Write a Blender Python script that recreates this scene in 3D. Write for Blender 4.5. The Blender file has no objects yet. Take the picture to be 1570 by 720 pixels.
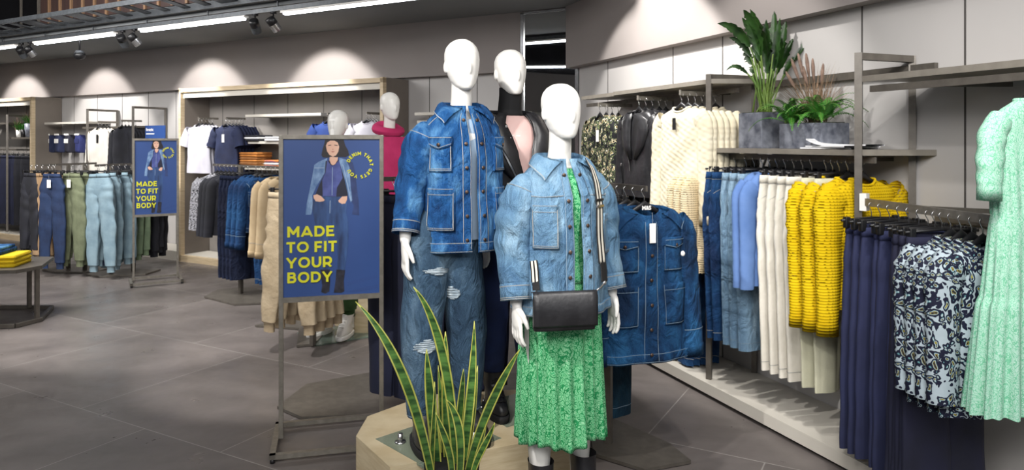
import bpy, bmesh, math, random
import numpy as np
from mathutils import Vector, Matrix
PI = math.pi
C = bpy.context.scene.collection
SC = bpy.context.scene

# ------------------------------------------------------------------ camera, world, lights, exposure
FPX = 1091.0          # focal length in pixels of the 1570x720 frame
EYE = 1.55
cam_d = bpy.data.cameras.new('camera'); cam = bpy.data.objects.new('camera', cam_d); C.objects.link(cam)
cam_d.sensor_width = 36; cam_d.sensor_fit = 'HORIZONTAL'; cam_d.lens = FPX*36/1570
cam_d.shift_y = -143/1570; cam_d.clip_start = .05; cam_d.clip_end = 100
cam.location = (0, 0, EYE); cam.rotation_euler = (PI/2, 0, 0)
SC.camera = cam
SC.view_settings.view_transform = 'Standard'; SC.view_settings.look = 'None'
SC.view_settings.gamma = 1; SC.view_settings.use_curve_mapping = False
SC.view_settings.exposure = 0.30
w = bpy.data.worlds.new('shop_ambient'); SC.world = w; w.use_nodes = True
w.node_tree.nodes['Background'].inputs[0].default_value = (.93, .96, 1, 1)
w.node_tree.nodes['Background'].inputs[1].default_value = 0.30

def spot(loc, target, watt, angle=50, blend=.5, col=(1, .97, .93), rad=.04):
    d = bpy.data.lights.new('spot_lamp', 'SPOT'); d.energy = watt; d.spot_size = math.radians(angle); d.spot_blend = blend
    d.color = col; d.shadow_soft_size = rad
    o = bpy.data.objects.new('spot_lamp', d); C.objects.link(o); o.location = loc
    o.rotation_euler = (Vector(target)-Vector(loc)).to_track_quat('-Z', 'Y').to_euler()
    return o
def area(loc, target, sx, sy, watt, col=(1, .98, .96)):  # soft areas added for light, standing in for the shop's unseen ceiling lighting
    d = bpy.data.lights.new('soft_fill_area', 'AREA'); d.shape = 'RECTANGLE'; d.size = sx; d.size_y = sy; d.energy = watt; d.color = col
    o = bpy.data.objects.new('soft_fill_area', d); C.objects.link(o); o.location = loc
    o.rotation_euler = (Vector(target)-Vector(loc)).to_track_quat('-Z', 'Y').to_euler()
    return o
area((-.5, -.8, 3.3), (0, 3.5, .8), 4.5, 1.2, 150)
area((-5.4, 5.9, 3.3), (-5.4, 8.0, .2), 3.6, 1.3, 190)
area((1.0, 1.2, 3.4), (1.6, 3.6, 1.0), 1.6, 1.2, 25)
# the track spots of the shop that stand outside the frame
spot((-1.2, 1.3, 3.1), (-.1, 3.2, 1.3), 260, 42, .6)
spot((1.2, 1.4, 3.1), (1.6, 3.5, 1.2), 75, 50, .7)
spot((.55, 1.0, 3.1), (2.1, 2.9, 1.4), 55, 55, .7)
spot((.4, 3.6, 3.2), (1.4, 4.4, 1.6), 110, 60, .5)
spot((-.2, 4.4, 3.2), (1.0, 5.2, 1.6), 80, 60, .5)
spot((-1.9, 3.4, 3.2), (-1.45, 5.1, 0), 330, 40, .4)
spot((-4.0, 4.8, 3.2), (-3.0, 5.9, 0), 360, 42, .4)
spot((-3.0, 5.2, 3.1), (-3.0, 7.2, .9), 110, 50, .6)
spot((-4.9, 6.2, 3.1), (-5.0, 8.4, .9), 150, 50, .6)
spot((-.6, 3.0, 3.2), (-1.1, 5.6, 1.2), 90, 50, .6)
spot((.9, 2.2, 3.2), (.7, 3.4, .9), 90, 50, .6)

# ------------------------------------------------------------------ places in the shop
UX, UY = .874, -.485            # along the back wall, to the right
NX, NY = -.485, -.874           # out of the back wall
F0X, F0Y = -4.32, 9.24
def LW(s, off, z=0): return (F0X+s*UX+off*NX, F0Y+s*UY+off*NY, z)
def sp(px, off=0):              # where along the back wall a sight line falls
    k = (px-785)/FPX
    return (k*(F0Y+off*NY)-(F0X+off*NX))/(UX-k*UY)
VX, VY = .360, -.933            # along the right wall, to the viewer
MX, MY = -.933, -.360           # out of the right wall
def RW(Y, d, z=0): return (3.29-1.072*d-.3858*Y, Y, z)
def ry(px, d): return (3.29-1.072*d)*FPX/(px-364)
def P(px, py, Y): return ((px-785)*Y/FPX, Y, EYE-(py-217)*Y/FPX)
def face(fx, fy): return math.atan2(fx, -fy)    # turn so that the front looks along (fx, fy)
RL = math.atan2(UY, UX)         # turn of the back wall
RR = math.atan2(VY, VX)         # turn of the right wall

# ------------------------------------------------------------------ materials
def srgb(h):
    if isinstance(h, str):
        c = [int(h[i:i+2], 16)/255 for i in (0, 2, 4)]
    else: c = h
    return tuple((x/12.92 if x <= .04045 else ((x+.055)/1.055)**2.4) for x in c)+(1,)
class NT:
    def __init__(s, name):
        s.m = bpy.data.materials.new(name); s.m.use_nodes = True; s.t = s.m.node_tree; s.b = s.t.nodes['Principled BSDF']
        s.tc = None
    def n(s, typ, **k):
        x = s.t.nodes.new(typ)
        for a, v in k.items():
            if a.startswith('i_'): x.inputs[a[2:].replace('_', ' ')].default_value = v
            else: setattr(x, a, v)
        return x
    def l(s, a, b): s.t.links.new(a, b)
    def coord(s, scale=(1, 1, 1), rot=(0, 0, 0)):
        if not s.tc: s.tc = s.n('ShaderNodeTexCoord')
        mp = s.n('ShaderNodeMapping'); mp.inputs['Scale'].default_value = scale; mp.inputs['Rotation'].default_value = rot
        s.l(s.tc.outputs['Object'], mp.inputs[0]); return mp.outputs[0]
    def noise(s, scale, detail=4, st=(1, 1, 1), dist=0, rough=.55):
        x = s.n('ShaderNodeTexNoise'); x.inputs['Scale'].default_value = scale; x.inputs['Detail'].default_value = detail
        x.inputs['Distortion'].default_value = dist; x.inputs['Roughness'].default_value = rough
        s.l(s.coord(st), x.inputs['Vector']); return x.outputs['Fac']
    def ramp(s, fac, stops, const=False):
        r = s.n('ShaderNodeValToRGB'); r.color_ramp.interpolation = 'CONSTANT' if const else 'LINEAR'
        e = r.color_ramp.elements
        while len(e) < len(stops): e.new(.5)
        for i, (p, c) in enumerate(stops): e[i].position = p; e[i].color = c
        s.l(fac, r.inputs[0]); return r.outputs[0]
    def mix(s, f, a, b, mode='MIX'):
        x = s.n('ShaderNodeMix', data_type='RGBA', blend_type=mode)
        for inp, v in ((x.inputs[0], f), (x.inputs[6], a), (x.inputs[7], b)):
            if hasattr(v, 'links'): s.l(v, inp)
            else: inp.default_value = v
        return x.outputs[2]
    def bump(s, h, strength=.3, dist=.01):
        x = s.n('ShaderNodeBump'); x.inputs['Strength'].default_value = strength; x.inputs['Distance'].default_value = dist
        s.l(h, x.inputs['Height']); s.l(x.outputs[0], s.b.inputs['Normal'])
    def n_add(s, a, b, k):
        x = s.n('ShaderNodeMath', operation='MULTIPLY_ADD'); s.l(b, x.inputs[0]); x.inputs[1].default_value = k; s.l(a, x.inputs[2]); return x.outputs[0]
    def col(s, c):
        if hasattr(c, 'links'): s.l(c, s.b.inputs['Base Color'])
        else: s.b.inputs['Base Color'].default_value = c
    def pr(s, rough=.6, metal=0, spec=.5):
        s.b.inputs['Roughness'].default_value = rough; s.b.inputs['Metallic'].default_value = metal
        s.b.inputs['Specular IOR Level'].default_value = spec
MATS = {}
def plain(name, c1, c2=None, rough=.6, metal=0, scale=8, st=(1, 1, 1), bump=0, bscale=None, spec=.5, lo=.35, hi=.65, bd=.01):
    if name in MATS: return MATS[name]
    t = NT(name); c1 = srgb(c1); c2 = srgb(c2) if c2 else tuple(min(1, x*1.18) for x in c1[:3])+(1,)
    t.col(t.ramp(t.noise(scale, 4, st), [(lo, c1), (hi, c2)])); t.pr(rough, metal, spec)
    if bump: t.bump(t.noise(bscale or scale*4, 5, st), bump, bd)
    MATS[name] = t.m; return t.m
def denim(name, dark, mid, light, scale=5, st=(1, 1, .5), contrast=(.35, .5, .68)):
    t = NT(name); d, m, l = srgb(dark), srgb(mid), srgb(light)
    a = t.ramp(t.noise(scale*1.7, 6, st, .35, .58), [(contrast[0], d), (contrast[1], m), (contrast[2], l)])
    f = t.ramp(t.noise(420, 2, (1, 1, .5)), [(.35, (.86, .86, .88, 1)), (.65, (1.12, 1.12, 1.1, 1))])
    t.col(t.mix(1.0, a, f, 'MULTIPLY')); t.pr(.82, 0, .25); t.bump(t.n_add(t.noise(300, 2), t.noise(13, 5, (1, 1, .6), 1.6, .5), 7.0), .8, .007)
    MATS[name] = t.m; return t.m
def prints(name, stops, scale=28, dist=.7, feat='F1', rough=.75, st=(1, 1, 1), nz=9):
    t = NT(name); v = t.n('ShaderNodeTexVoronoi', feature=feat); v.inputs['Scale'].default_value = scale
    co = t.coord(st); nn = t.n('ShaderNodeTexNoise'); nn.inputs['Scale'].default_value = nz; nn.inputs['Detail'].default_value = 3; t.l(co, nn.inputs['Vector'])
    ad = t.n('ShaderNodeVectorMath', operation='MULTIPLY_ADD'); t.l(nn.outputs['Color'], ad.inputs[0]); ad.inputs[1].default_value = (dist*.1,)*3; t.l(co, ad.inputs[2])
    t.l(ad.outputs[0], v.inputs['Vector'])
    t.col(t.ramp(v.outputs['Distance'], [(p, srgb(c)) for p, c in stops], True)); t.pr(rough, 0, .3)
    t.bump(t.noise(25, 4), .2, .01)
    MATS[name] = t.m; return t.m
def knit(name, c1, c2, kx=60, kz=60, holes=False, depth=.6, cable=False):
    t = NT(name); t.col(t.ramp(t.noise(6, 4), [(.35, srgb(c1)), (.65, srgb(c2))])); t.pr(.9, 0, .15)
    sx = t.n('ShaderNodeSeparateXYZ'); t.l(t.coord((1, 1, 1)), sx.inputs[0])
    def m(op, a, b=None):
        x = t.n('ShaderNodeMath', operation=op)
        for i, v in enumerate((a, b)):
            if v is None: continue
            if hasattr(v, 'links'): t.l(v, x.inputs[i])
            else: x.inputs[i].default_value = v
        return x.outputs[0]
    if cable:
        zz = m('SINE', m('MULTIPLY', sx.outputs[2], 95)); xx = m('ADD', m('MULTIPLY', sx.outputs[0], 105), m('MULTIPLY', zz, 1.3))
        h = m('ADD', m('MULTIPLY', m('SINE', xx), .8), m('MULTIPLY', m('SINE', m('ADD', m('MULTIPLY', sx.outputs[2], 190), m('MULTIPLY', sx.outputs[0], 90))), .5))
        t.bump(h, .4, .003)
    else:
        a = m('SINE', m('MULTIPLY', sx.outputs[2], kz*2*PI)); b = m('SINE', m('MULTIPLY', m('ADD', sx.outputs[0], sx.outputs[1]), kx*2*PI))
        h = m('ADD', m('MULTIPLY', a, 1.0), m('MULTIPLY', b, .4)); t.bump(h, depth, .004)
        if holes:
            al = m('LESS_THAN', m('ADD', a, b), 1.62); t.l(al, t.b.inputs['Alpha'])
    MATS[name] = t.m; return t.m
def glow(name, c, s):
    t = NT(name); t.b.inputs['Base Color'].default_value = (1, 1, 1, 1); t.b.inputs['Emission Color'].default_value = srgb(c); t.b.inputs['Emission Strength'].default_value = s
    MATS[name] = t.m; return t.m

M_wall = plain('taupe_wall_paint', '8a8380', '8f8885', rough=.75, scale=1.2, bump=.05, bscale=60)
M_panel = plain('wall_panel_laminate', 'b3b0ae', 'bab7b5', rough=.55, scale=1)
M_seam = plain('panel_joint', '4a4745', rough=.8)
M_ceil = plain('ceiling_board', '777a7c', '7e8183', rough=.8, scale=1)
M_dark = plain('dark_ceiling_void', '17161a', '201f24', rough=.9, scale=2)
M_brown = plain('brown_batten_board', '24130f', '321d18', rough=.7, scale=3, st=(6, 6, .5))
M_batten = plain('pale_timber_batten', '6b5039', '7d6249', rough=.6, scale=10, st=(4, 4, .4))
M_metal = plain('bronze_grey_metal', '5c5751', '68635c', rough=.42, metal=.35, scale=20)
M_shelf_lit = plain('lit_grey_shelf_metal', '857f76', '8f897f', rough=.45, metal=.25, scale=20)  # lighter than the bronze frames: light on the shelf edges put into colour
M_metal2 = plain('brushed_nickel_frame', '7d786f', '8d887f', rough=.38, metal=.55, scale=30)
M_steel = plain('chrome_wire', 'b5b5b5', 'c8c8c8', rough=.22, metal=.9)
M_tray = plain('galvanised_tray', '4a4e52', '5a5e62', rough=.5, metal=.4, scale=25)
M_wood = plain('pale_birch_ply', 'c6b38f', 'd6c6a5', rough=.55, scale=7, st=(1.2, 1.2, 9))
M_oak = plain('light_oak_frame', 'b7a384', 'c9b697', rough=.5, scale=6, st=(1, 1, 8))
M_cream = plain('cream_laminate_shelf', 'bdb8ae', 'c5c0b6', rough=.5, scale=2)
M_taupe = plain('taupe_side_board', '6f675f', '776f67', rough=.6, scale=3)
M_black = plain('black_plastic', '141416', '1b1b1e', rough=.42)
M_blackm = plain('black_matt', '101012', '18181a', rough=.8)
M_lea = plain('black_leather', '1b1b1e', '29292c', rough=.40, scale=12, bump=.25, bscale=45, spec=.6, bd=.006)
M_white = plain('white_mannequin_gloss', 'e4e2dd', 'e9e7e2', rough=.38, scale=2, spec=.45)
M_card = plain('white_card', 'e8e6e2', rough=.6)
M_stone = plain('blue_grey_zinc', '4d515d', '8f939d', rough=.5, scale=16, metal=.1, lo=.35, hi=.75)
M_led = glow('led_diffuser', 'f4f7ff', 6.0)
M_lamp = glow('lamp_lens', 'fffdf6', 14.0)
M_thread = plain('pale_stitching', '8f9190', 'a3a5a2', rough=.8)
M_thread2 = plain('soft_blue_stitching', '6f8598', '8499ab', rough=.8)
M_brass = plain('metal_button', '5d4b42', '766459', rough=.35, metal=.8)
D_mid = denim('bright_mid_blue_denim', '0f3460', '1c5188', '5f93bf', 5.5)
D_chore = denim('dark_blue_denim', '0d2745', '143d66', '28608f', 5)
D_light = denim('pale_blue_denim', '4c6f90', '668ba9', '8dadc4', 5)
D_jean = denim('washed_blue_jean', '263b50', '3d566d', '6c8599', 4, (1, 1, .35))
D_dark = denim('indigo_jean', '0f1529', '141c34', '1c2845', 4)
D_blue = denim('classic_blue_jean', '12294c', '193f6b', '2b5a8a', 4)
D_sky = denim('sky_blue_jean', '64839e', '809fb8', 'a9c0d0', 4, (1, 1, .3))
D_teal = denim('teal_blue_jean', '122a3c', '1a3a4e', '264f66', 4)
M_glass = None
t = NT('green_glass_plate'); t.col(srgb('9db3a6')); t.pr(.06); t.b.inputs['Transmission Weight'].default_value = .55; t.b.inputs['IOR'].default_value = 1.45
t.b.inputs['Alpha'].default_value = .8; M_glass = t.m
t = NT('mirror_silver'); t.col((.86, .88, .88, 1)); t.pr(.02, 1); M_mirror = t.m
# floor: large grey tiles laid square to the back wall
t = NT('grey_stone_tile'); br = t.n('ShaderNodeTexBrick'); t.l(t.coord((1, 1, 1), (0, 0, -RL)), br.inputs['Vector'])
br.inputs['Scale'].default_value = 1; br.inputs['Brick Width'].default_value = 1.2; br.inputs['Row Height'].default_value = 1.2
br.inputs['Mortar Size'].default_value = .0035; br.inputs['Mortar Smooth'].default_value = .2; br.offset = .5
br.inputs['Color1'].default_value = srgb('6a6462'); br.inputs['Color2'].default_value = srgb('605b59'); br.inputs['Mortar'].default_value = srgb('8a8683')
cl = t.ramp(t.noise(1.6, 8, (1, 1.6, 1), .5), [(.3, (.78, .77, .76, 1)), (.7, (1.2, 1.19, 1.18, 1))])
t.col(t.mix(1, br.outputs['Color'], cl, 'MULTIPLY')); t.pr(.45, 0, .45)
rr = t.ramp(t.noise(5, 6), [(.3, (.26, .26, .26, 1)), (.7, (.48, .48, .48, 1))]); t.l(rr, t.b.inputs['Roughness']); M_floor = t.m

# ------------------------------------------------------------------ mesh builder
class MB:
    def __init__(s): s.v = []; s.f = []; s.m = []; s.mats = []; s.n = 0
    def mi(s, m):
        if m not in s.mats: s.mats.append(m)
        return s.mats.index(m)
    def add(s, vs, fs, m):
        k = s.mi(m); s.v.extend([tuple(map(float, p)) for p in vs]); s.f.extend([tuple(i+s.n for i in f) for f in fs]); s.m.extend([k]*len(fs)); s.n += len(vs)
        return s
    def grid(s, G, m, cu=False, flip=False, capa=False, capb=False, mcol=None):
        # G[v][u] array of points; cu closes along u
        nv, nu = G.shape[:2]; V = G.reshape(-1, 3); F = []; mm = []
        for j in range(nv-1):
            for i in range(nu if cu else nu-1):
                a = j*nu+i; b = j*nu+(i+1) % nu; q = (a, b, b+nu, a+nu)
                F.append(q[::-1] if flip else q)
                mm.append(s.mi(mcol(i, j)) if mcol else s.mi(m))
        if capa: F.append(tuple(range(nu))[::-1] if not flip else tuple(range(nu))); mm.append(s.mi(m))
        if capb: F.append(tuple((nv-1)*nu+i for i in range(nu)) if not flip else tuple((nv-1)*nu+i for i in range(nu))[::-1]); mm.append(s.mi(m))
        s.v.extend(map(tuple, V.tolist())); s.f.extend([tuple(i+s.n for i in f) for f in F]); s.m.extend(mm); s.n += len(V)
        return s
    def box(s, c, size, m, rz=0, bev=0):
        cx, cy, cz = c; x, y, z = (q/2 for q in size); cs, sn = math.cos(rz), math.sin(rz)
        if bev > 0:
            b = min(bev, x*.9, y*.9, z*.9); vs = []; 
            bm = bmesh.new(); bmesh.ops.create_cube(bm, size=1)
            for v in bm.verts: v.co = Vector((v.co.x*2*x, v.co.y*2*y, v.co.z*2*z))
            bmesh.ops.bevel(bm, geom=list(bm.edges), offset=b, segments=2, affect='EDGES', profile=.7)
            vs = [(cx+v.co.x*cs-v.co.y*sn, cy+v.co.x*sn+v.co.y*cs, cz+v.co.z) for v in bm.verts]
            fs = [tuple(v.index for v in f.verts) for f in bm.faces]; bm.free(); return s.add(vs, fs, m)
        vs = [(cx+a*x*cs-b*y*sn, cy+a*x*sn+b*y*cs, cz+d*z) for d in (-1, 1) for b in (-1, 1) for a in (-1, 1)]
        return s.add(vs, [(0, 2, 3, 1), (4, 5, 7, 6), (0, 1, 5, 4), (2, 6, 7, 3), (0, 4, 6, 2), (1, 3, 7, 5)], m)
    def bar(s, p, q, wd, ht, m):
        p, q = Vector(p), Vector(q); d = (q-p).normalized(); up = Vector((0, 0, 1))
        if abs(d.z) > .95: up = Vector((UX, UY, 0))
        sd = d.cross(up).normalized(); u2 = sd.cross(d).normalized()
        vs = [e+sd*a*wd/2+u2*b*ht/2 for e in (p, q) for a, b in ((-1, -1), (1, -1), (1, 1), (-1, 1))]
        return s.add(vs, [(0, 1, 2, 3), (7, 6, 5, 4), (0, 4, 5, 1), (1, 5, 6, 2), (2, 6, 7, 3), (3, 7, 4, 0)], m)
    def tube(s, pts, r, m, n=8, cap=True, flat=1.0):
        pts = [Vector(p) for p in pts]; R = r if hasattr(r, '__len__') else [r]*len(pts); G = []
        t0 = (pts[1]-pts[0]).normalized(); up = Vector((0, 1, 0)) if abs(t0.y) < .9 else Vector((1, 0, 0))
        for i, p in enumerate(pts):
            tt = (pts[min(i+1, len(pts)-1)]-pts[max(i-1, 0)]).normalized(); a = up.cross(tt).normalized(); b = tt.cross(a).normalized(); up = b
            G.append([p+a*math.cos(k*2*PI/n)*R[i]+b*math.sin(k*2*PI/n)*R[i]*flat for k in range(n)])
        return s.grid(np.array(G), m, cu=True, capa=cap, capb=cap)
    def ell(s, c, r, m, nu=14, nv=9):
        th = np.linspace(.0, PI, nv)[:, None]; ph = np.linspace(0, 2*PI, nu, endpoint=False)[None, :]
        G = np.stack([c[0]+r[0]*np.sin(th)*np.cos(ph), c[1]+r[1]*np.sin(th)*np.sin(ph), c[2]-r[2]*np.cos(th)+0*ph], -1)
        return s.grid(G, m, cu=True)
    def prism(s, poly, z0, z1, m):
        n = len(poly); vs = [(x, y, z0) for x, y in poly]+[(x, y, z1) for x, y in poly]
        ar = sum(poly[i][0]*poly[(i+1) % n][1]-poly[(i+1) % n][0]*poly[i][1] for i in range(n))
        fs = [tuple(range(n))[::-1], tuple(range(n, 2*n))]+[(i, (i+1) % n, n+(i+1) % n, n+i) for i in range(n)]
        if ar < 0: fs = [f[::-1] for f in fs]
        return s.add(vs, fs, m)
    def mesh(s, name, smooth=True):
        me = bpy.data.meshes.new(name); me.from_pydata(s.v, [], s.f); 
        for m in s.mats: me.materials.append(m)
        me.polygons.foreach_set('material_index', s.m)
        me.polygons.foreach_set('use_smooth', [smooth]*len(s.f)); me.update(); return me
    def build(s, name, parent=None, smooth=True, loc=None, rz=0, solid=0, auto=False):
        o = bpy.data.objects.new(name, s.mesh(name, smooth)); C.objects.link(o)
        if parent: o.parent = parent
        if loc: o.location = loc
        o.rotation_euler.z = rz
        if auto:
            o.data.polygons.foreach_set('use_smooth', [True]*len(o.data.polygons))
            o.data.set_sharp_from_angle(angle=math.radians(35))
        if solid:
            md = o.modifiers.new('thickness', 'SOLIDIFY'); md.thickness = solid; md.offset = -1
        return o
def tag(o, label, cat, group=None):
    o['label'] = label; o['category'] = cat
    if group: o['group'] = group
    return o
def thing(name, label, cat, loc=(0, 0, 0), rz=0, group=None):
    o = bpy.data.objects.new(name, None); C.objects.link(o); o.location = loc; o.rotation_euler = (0, 0, rz); o.empty_display_size = .1
    return tag(o, label, cat, group)
def struct(o): o['kind'] = 'structure'; return o
KIDS = {}
def kids(o): return [c for c in bpy.data.objects if c.parent == o]
def copy_tree(o, parent=None, km=None):
    if km is None:
        km = {}
        for x in bpy.data.objects:
            if x.parent: km.setdefault(x.parent.name, []).append(x)
    c = o.copy(); C.objects.link(c)
    if parent is not None: c.parent = parent
    for ch in km.get(o.name, []): copy_tree(ch, c, km)
    return c
def arc(cx, cy, rx, ry, a0, a1, n=14): return [(cx+rx*math.cos(math.radians(a0+(a1-a0)*k/n)), cy+ry*math.sin(math.radians(a0+(a1-a0)*k/n))) for k in range(n+1)]
H_ = .112       # half a stroke
GL = {'M': (1.0, [[(.1, 0), (.1, 1)], [(.1, .93), (.5, .32), (.9, .93)], [(.9, 1), (.9, 0)]]), 'A': (.98, [[(.06, 0), (.49, .95), (.92, 0)], [(.22, .27), (.76, .27)]]),
      'D': (.86, [[(.1, 0), (.1, 1)], [(.1, .9), (.4, .9)]+arc(.38, .5, .40, .4, 90, -90)+[(.1, .1)]]), 'E': (.70, [[(.1, 0), (.1, 1)], [(.1, .9), (.66, .9)], [(.1, .52), (.60, .52)], [(.1, .1), (.68, .1)]]),
      'T': (.76, [[(0, .9), (.76, .9)], [(.38, .9), (.38, 0)]]), 'O': (1.0, [arc(.5, .5, .41, .41, 0, 360, 26)]), 'F': (.68, [[(.1, 0), (.1, 1)], [(.1, .9), (.66, .9)], [(.1, .48), (.60, .48)]]),
      'I': (.20, [[(.1, 0), (.1, 1)]]), 'Y': (.88, [[(.05, 1), (.44, .42), (.83, 1)], [(.44, .45), (.44, 0)]]), 'U': (.82, [[(.1, 1)]+arc(.41, .42, .31, .33, 180, 360)+[(.72, 1)]]),
      'R': (.80, [[(.1, 0), (.1, 1)], [(.1, .9), (.42, .9)]+arc(.42, .62, .27, .28, 90, -90)+[(.1, .34)], [(.42, .34), (.70, 0)]]), 'B': (.78, [[(.1, 0), (.1, 1)], [(.1, .9), (.42, .9)]+arc(.42, .72, .20, .19, 90, -90)+[(.1, .53)], [(.42, .53)]+arc(.44, .31, .24, .21, 90, -90)+[(.1, .1)]]),
      'N': (.86, [[(.1, 0), (.1, 1)], [(.1, .92), (.76, .08)], [(.76, 0), (.76, 1)]]), 'H': (.84, [[(.1, 0), (.1, 1)], [(.1, .5), (.74, .5)], [(.74, 0), (.74, 1)]]),
      'G': (.92, [arc(.5, .5, .41, .41, 48, 330, 22)+[(.84, .48)], [(.84, .46), (.55, .46)]]), 'S': (.72, [arc(.37, .71, .24, .20, 35, 250, 10)+arc(.36, .30, .26, .21, 75, -145, 12)])}
def glyphs(txt, gap=.16, hw=H_):
    V, Fc, x = [], [], 0
    for ch in txt:
        if ch == ' ': x += .36; continue
        wd, ps = GL[ch]
        for p in ps:
            for (a, b), (c, d) in zip(p[:-1], p[1:]):
                L = math.hypot(c-a, d-b)+1e-9; tx, ty = (c-a)/L, (d-b)/L; nx, ny = -ty*hw, tx*hw; n = len(V)
                V += [(x+a-nx, b-ny), (x+c-nx, d-ny), (x+c+nx, d+ny), (x+a+nx, b+ny)]; Fc.append((n, n+1, n+2, n+3))
            for (a, b) in p[1:-1]:
                n = len(V); V += [(x+a+hw*math.cos(q*PI/4), b+hw*math.sin(q*PI/4)) for q in range(8)]; Fc.append(tuple(range(n, n+8)))
        x += wd+gap
    return [(a, min(1, max(0, b)) if True else b) for a, b in V], Fc, x-gap
def text_geo(txt, size, bold=.0, width=None, align='LEFT', ext=.0006):
    cu = bpy.data.curves.new('lettering', 'FONT'); cu.body = txt; cu.size = size; cu.offset = bold; cu.extrude = ext; cu.align_x = align; cu.resolution_u = 3
    o = bpy.data.objects.new('lettering', cu); C.objects.link(o); dg = bpy.context.evaluated_depsgraph_get(); dg.update()
    me = bpy.data.meshes.new_from_object(o.evaluated_get(dg)); vs = [tuple(v.co) for v in me.vertices]; fs = [tuple(p.vertices) for p in me.polygons]
    bpy.data.objects.remove(o); bpy.data.meshes.remove(me)
    if width and vs:
        x0 = min(v[0] for v in vs); x1 = max(v[0] for v in vs); k = width/(x1-x0); vs = [((v[0]-x0)*k, v[1], v[2]) for v in vs]
    return vs, fs

# ------------------------------------------------------------------ the room
def wallbox(name, s0, s1, o0, o1, z0, z1, m):     # a slab along the back wall
    mb = MB(); a, b, c, d = LW(s0, o0), LW(s1, o0), LW(s1, o1), LW(s0, o1)
    mb.prism([a[:2], b[:2], c[:2], d[:2]], z0, z1, m); return struct(mb.build(name, smooth=False))
mb = MB(); mb.prism([(-14, -4), (7, -4), (7, 14), (-14, 14)], -.1, 0, M_floor); struct(mb.build('floor', smooth=False))
SE = 5.55
mb = MB()
def seamwall(mb, s0, s1, o0, o1, z0, z1, m, step=.6, sh=0):
    a, b, c, d = LW(s0, o0), LW(s1, o0), LW(s1, o1), LW(s0, o1); mb.prism([a[:2], b[:2], c[:2], d[:2]], z0, z1, m)
    s = s0+sh
    while s < s1:
        mb.prism([LW(s-.004, o0)[:2], LW(s+.004, o0)[:2], LW(s+.004, o0+.002)[:2], LW(s-.004, o0+.002)[:2]], z0, z1, M_seam); s += step
seamwall(mb, -9, SE+.02, -.45, -.75, 0, 2.3, M_panel, .62, .25)
struct(mb.build('wall_back', smooth=False))
wallbox('wall_back_upper_band', -9, SE+.02, -.35, -.75, 2.262, 3.0, M_wall)
s_m0, s_m1 = sp(803, -.35), sp(884, -.35)
wallbox('wall_back_mirror_pier', sp(796, -.35), SE+.02, -.37, -.75, 0, 2.86, M_wall)
mb = MB(); mb.prism([LW(s_m0, -.345)[:2], LW(s_m1, -.345)[:2], LW(s_m1, -.36)[:2], LW(s_m0, -.36)[:2]], .05, 2.83, M_mirror)
mir = thing('wall_mirror', 'tall narrow wall mirror in a thin steel frame behind the mannequins', 'mirror', (0, 0, 0))
mb.build('mirror_glass', mir, smooth=False)
mb = MB()
for s in (s_m0-.01, s_m1+.01): mb.prism([LW(s-.018, -.33)[:2], LW(s+.018, -.33)[:2], LW(s+.018, -.365)[:2], LW(s-.018, -.365)[:2]], .03, 2.85, M_steel)
mb.prism([LW(s_m0-.03, -.33)[:2], LW(s_m1+.03, -.33)[:2], LW(s_m1+.03, -.365)[:2], LW(s_m0-.03, -.365)[:2]], 2.83, 2.85, M_steel)
mb.build('mirror_frame', mir, smooth=False)
# ceiling: a plain strip along the back wall, the open dark deck over the room
wallbox('ceiling_strip', -10, SE+.5, -.6, 1.085, 2.86, 3.0, M_ceil)
wallbox('wall_back_void', -12, SE+3, -.7, -.9, 3.0, 4.25, M_dark)
mb = MB(); mb.box((-2, 6, 4.3), (26, 18, .1), M_dark); struct(mb.build('ceiling', smooth=False))
# right wall
def rpoly(y0, y1, d0, d1): return [RW(y0, d0)[:2], RW(y1, d0)[:2], RW(y1, d1)[:2], RW(y0, d1)[:2]]
mb = MB(); mb.prism(rpoly(-.5, 6.85, 0, -.3), 0, 3.6, M_panel)
y = 1.45
for px in (1480, 1322, 1108, 1032, 932, 760):
    if px < 890: continue
    Y = ry(px, 0); mb.prism(rpoly(Y-.004, Y+.004, 0, .002), .09, 2.35, M_seam)
for Y in (2.2, 1.5): mb.prism(rpoly(Y-.004, Y+.004, 0, .002), .09, 2.35, M_seam)
struct(mb.build('wall_right', smooth=False))
mb = MB(); mb.prism(rpoly(-.5, 6.9, -.02, .10), 2.262, 3.6, M_wall); struct(mb.build('wall_right_upper_band', smooth=False))
# a wall at the side of the shop, outside the frame: the mirror shows it
mb = MB(); mb.box((-10.2, 3, 1.72), (.2, 18, 3.44), M_wall); mb.box((-10.2, 3, 3.86), (.2, 18, .8), M_dark); mb.box((-10.05, 3, 2.3), (.1, 18, .1), M_cream); struct(mb.build('wall_left', smooth=False))
# low plinth that runs under the right wall racks
mb = MB(); mb.prism(rpoly(1.0, 6.7, .005, .42), .025, .09, M_cream); mb.prism(rpoly(1.0, 6.7, .02, .38), 0, .025, M_blackm)
tag(mb.build('wall_plinth', smooth=False), 'long low cream display plinth running along the foot of the right wall', 'plinth')
mb = MB(); mb.prism([LW(-3.5, -.02)[:2], LW(-.02, -.02)[:2], LW(-.02, -.44)[:2], LW(-3.5, -.44)[:2]], 0, .12, M_cream)
tag(mb.build('wall_plinth', smooth=False), 'low cream plinth at the foot of the back wall between the two timber bays', 'plinth')

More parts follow.
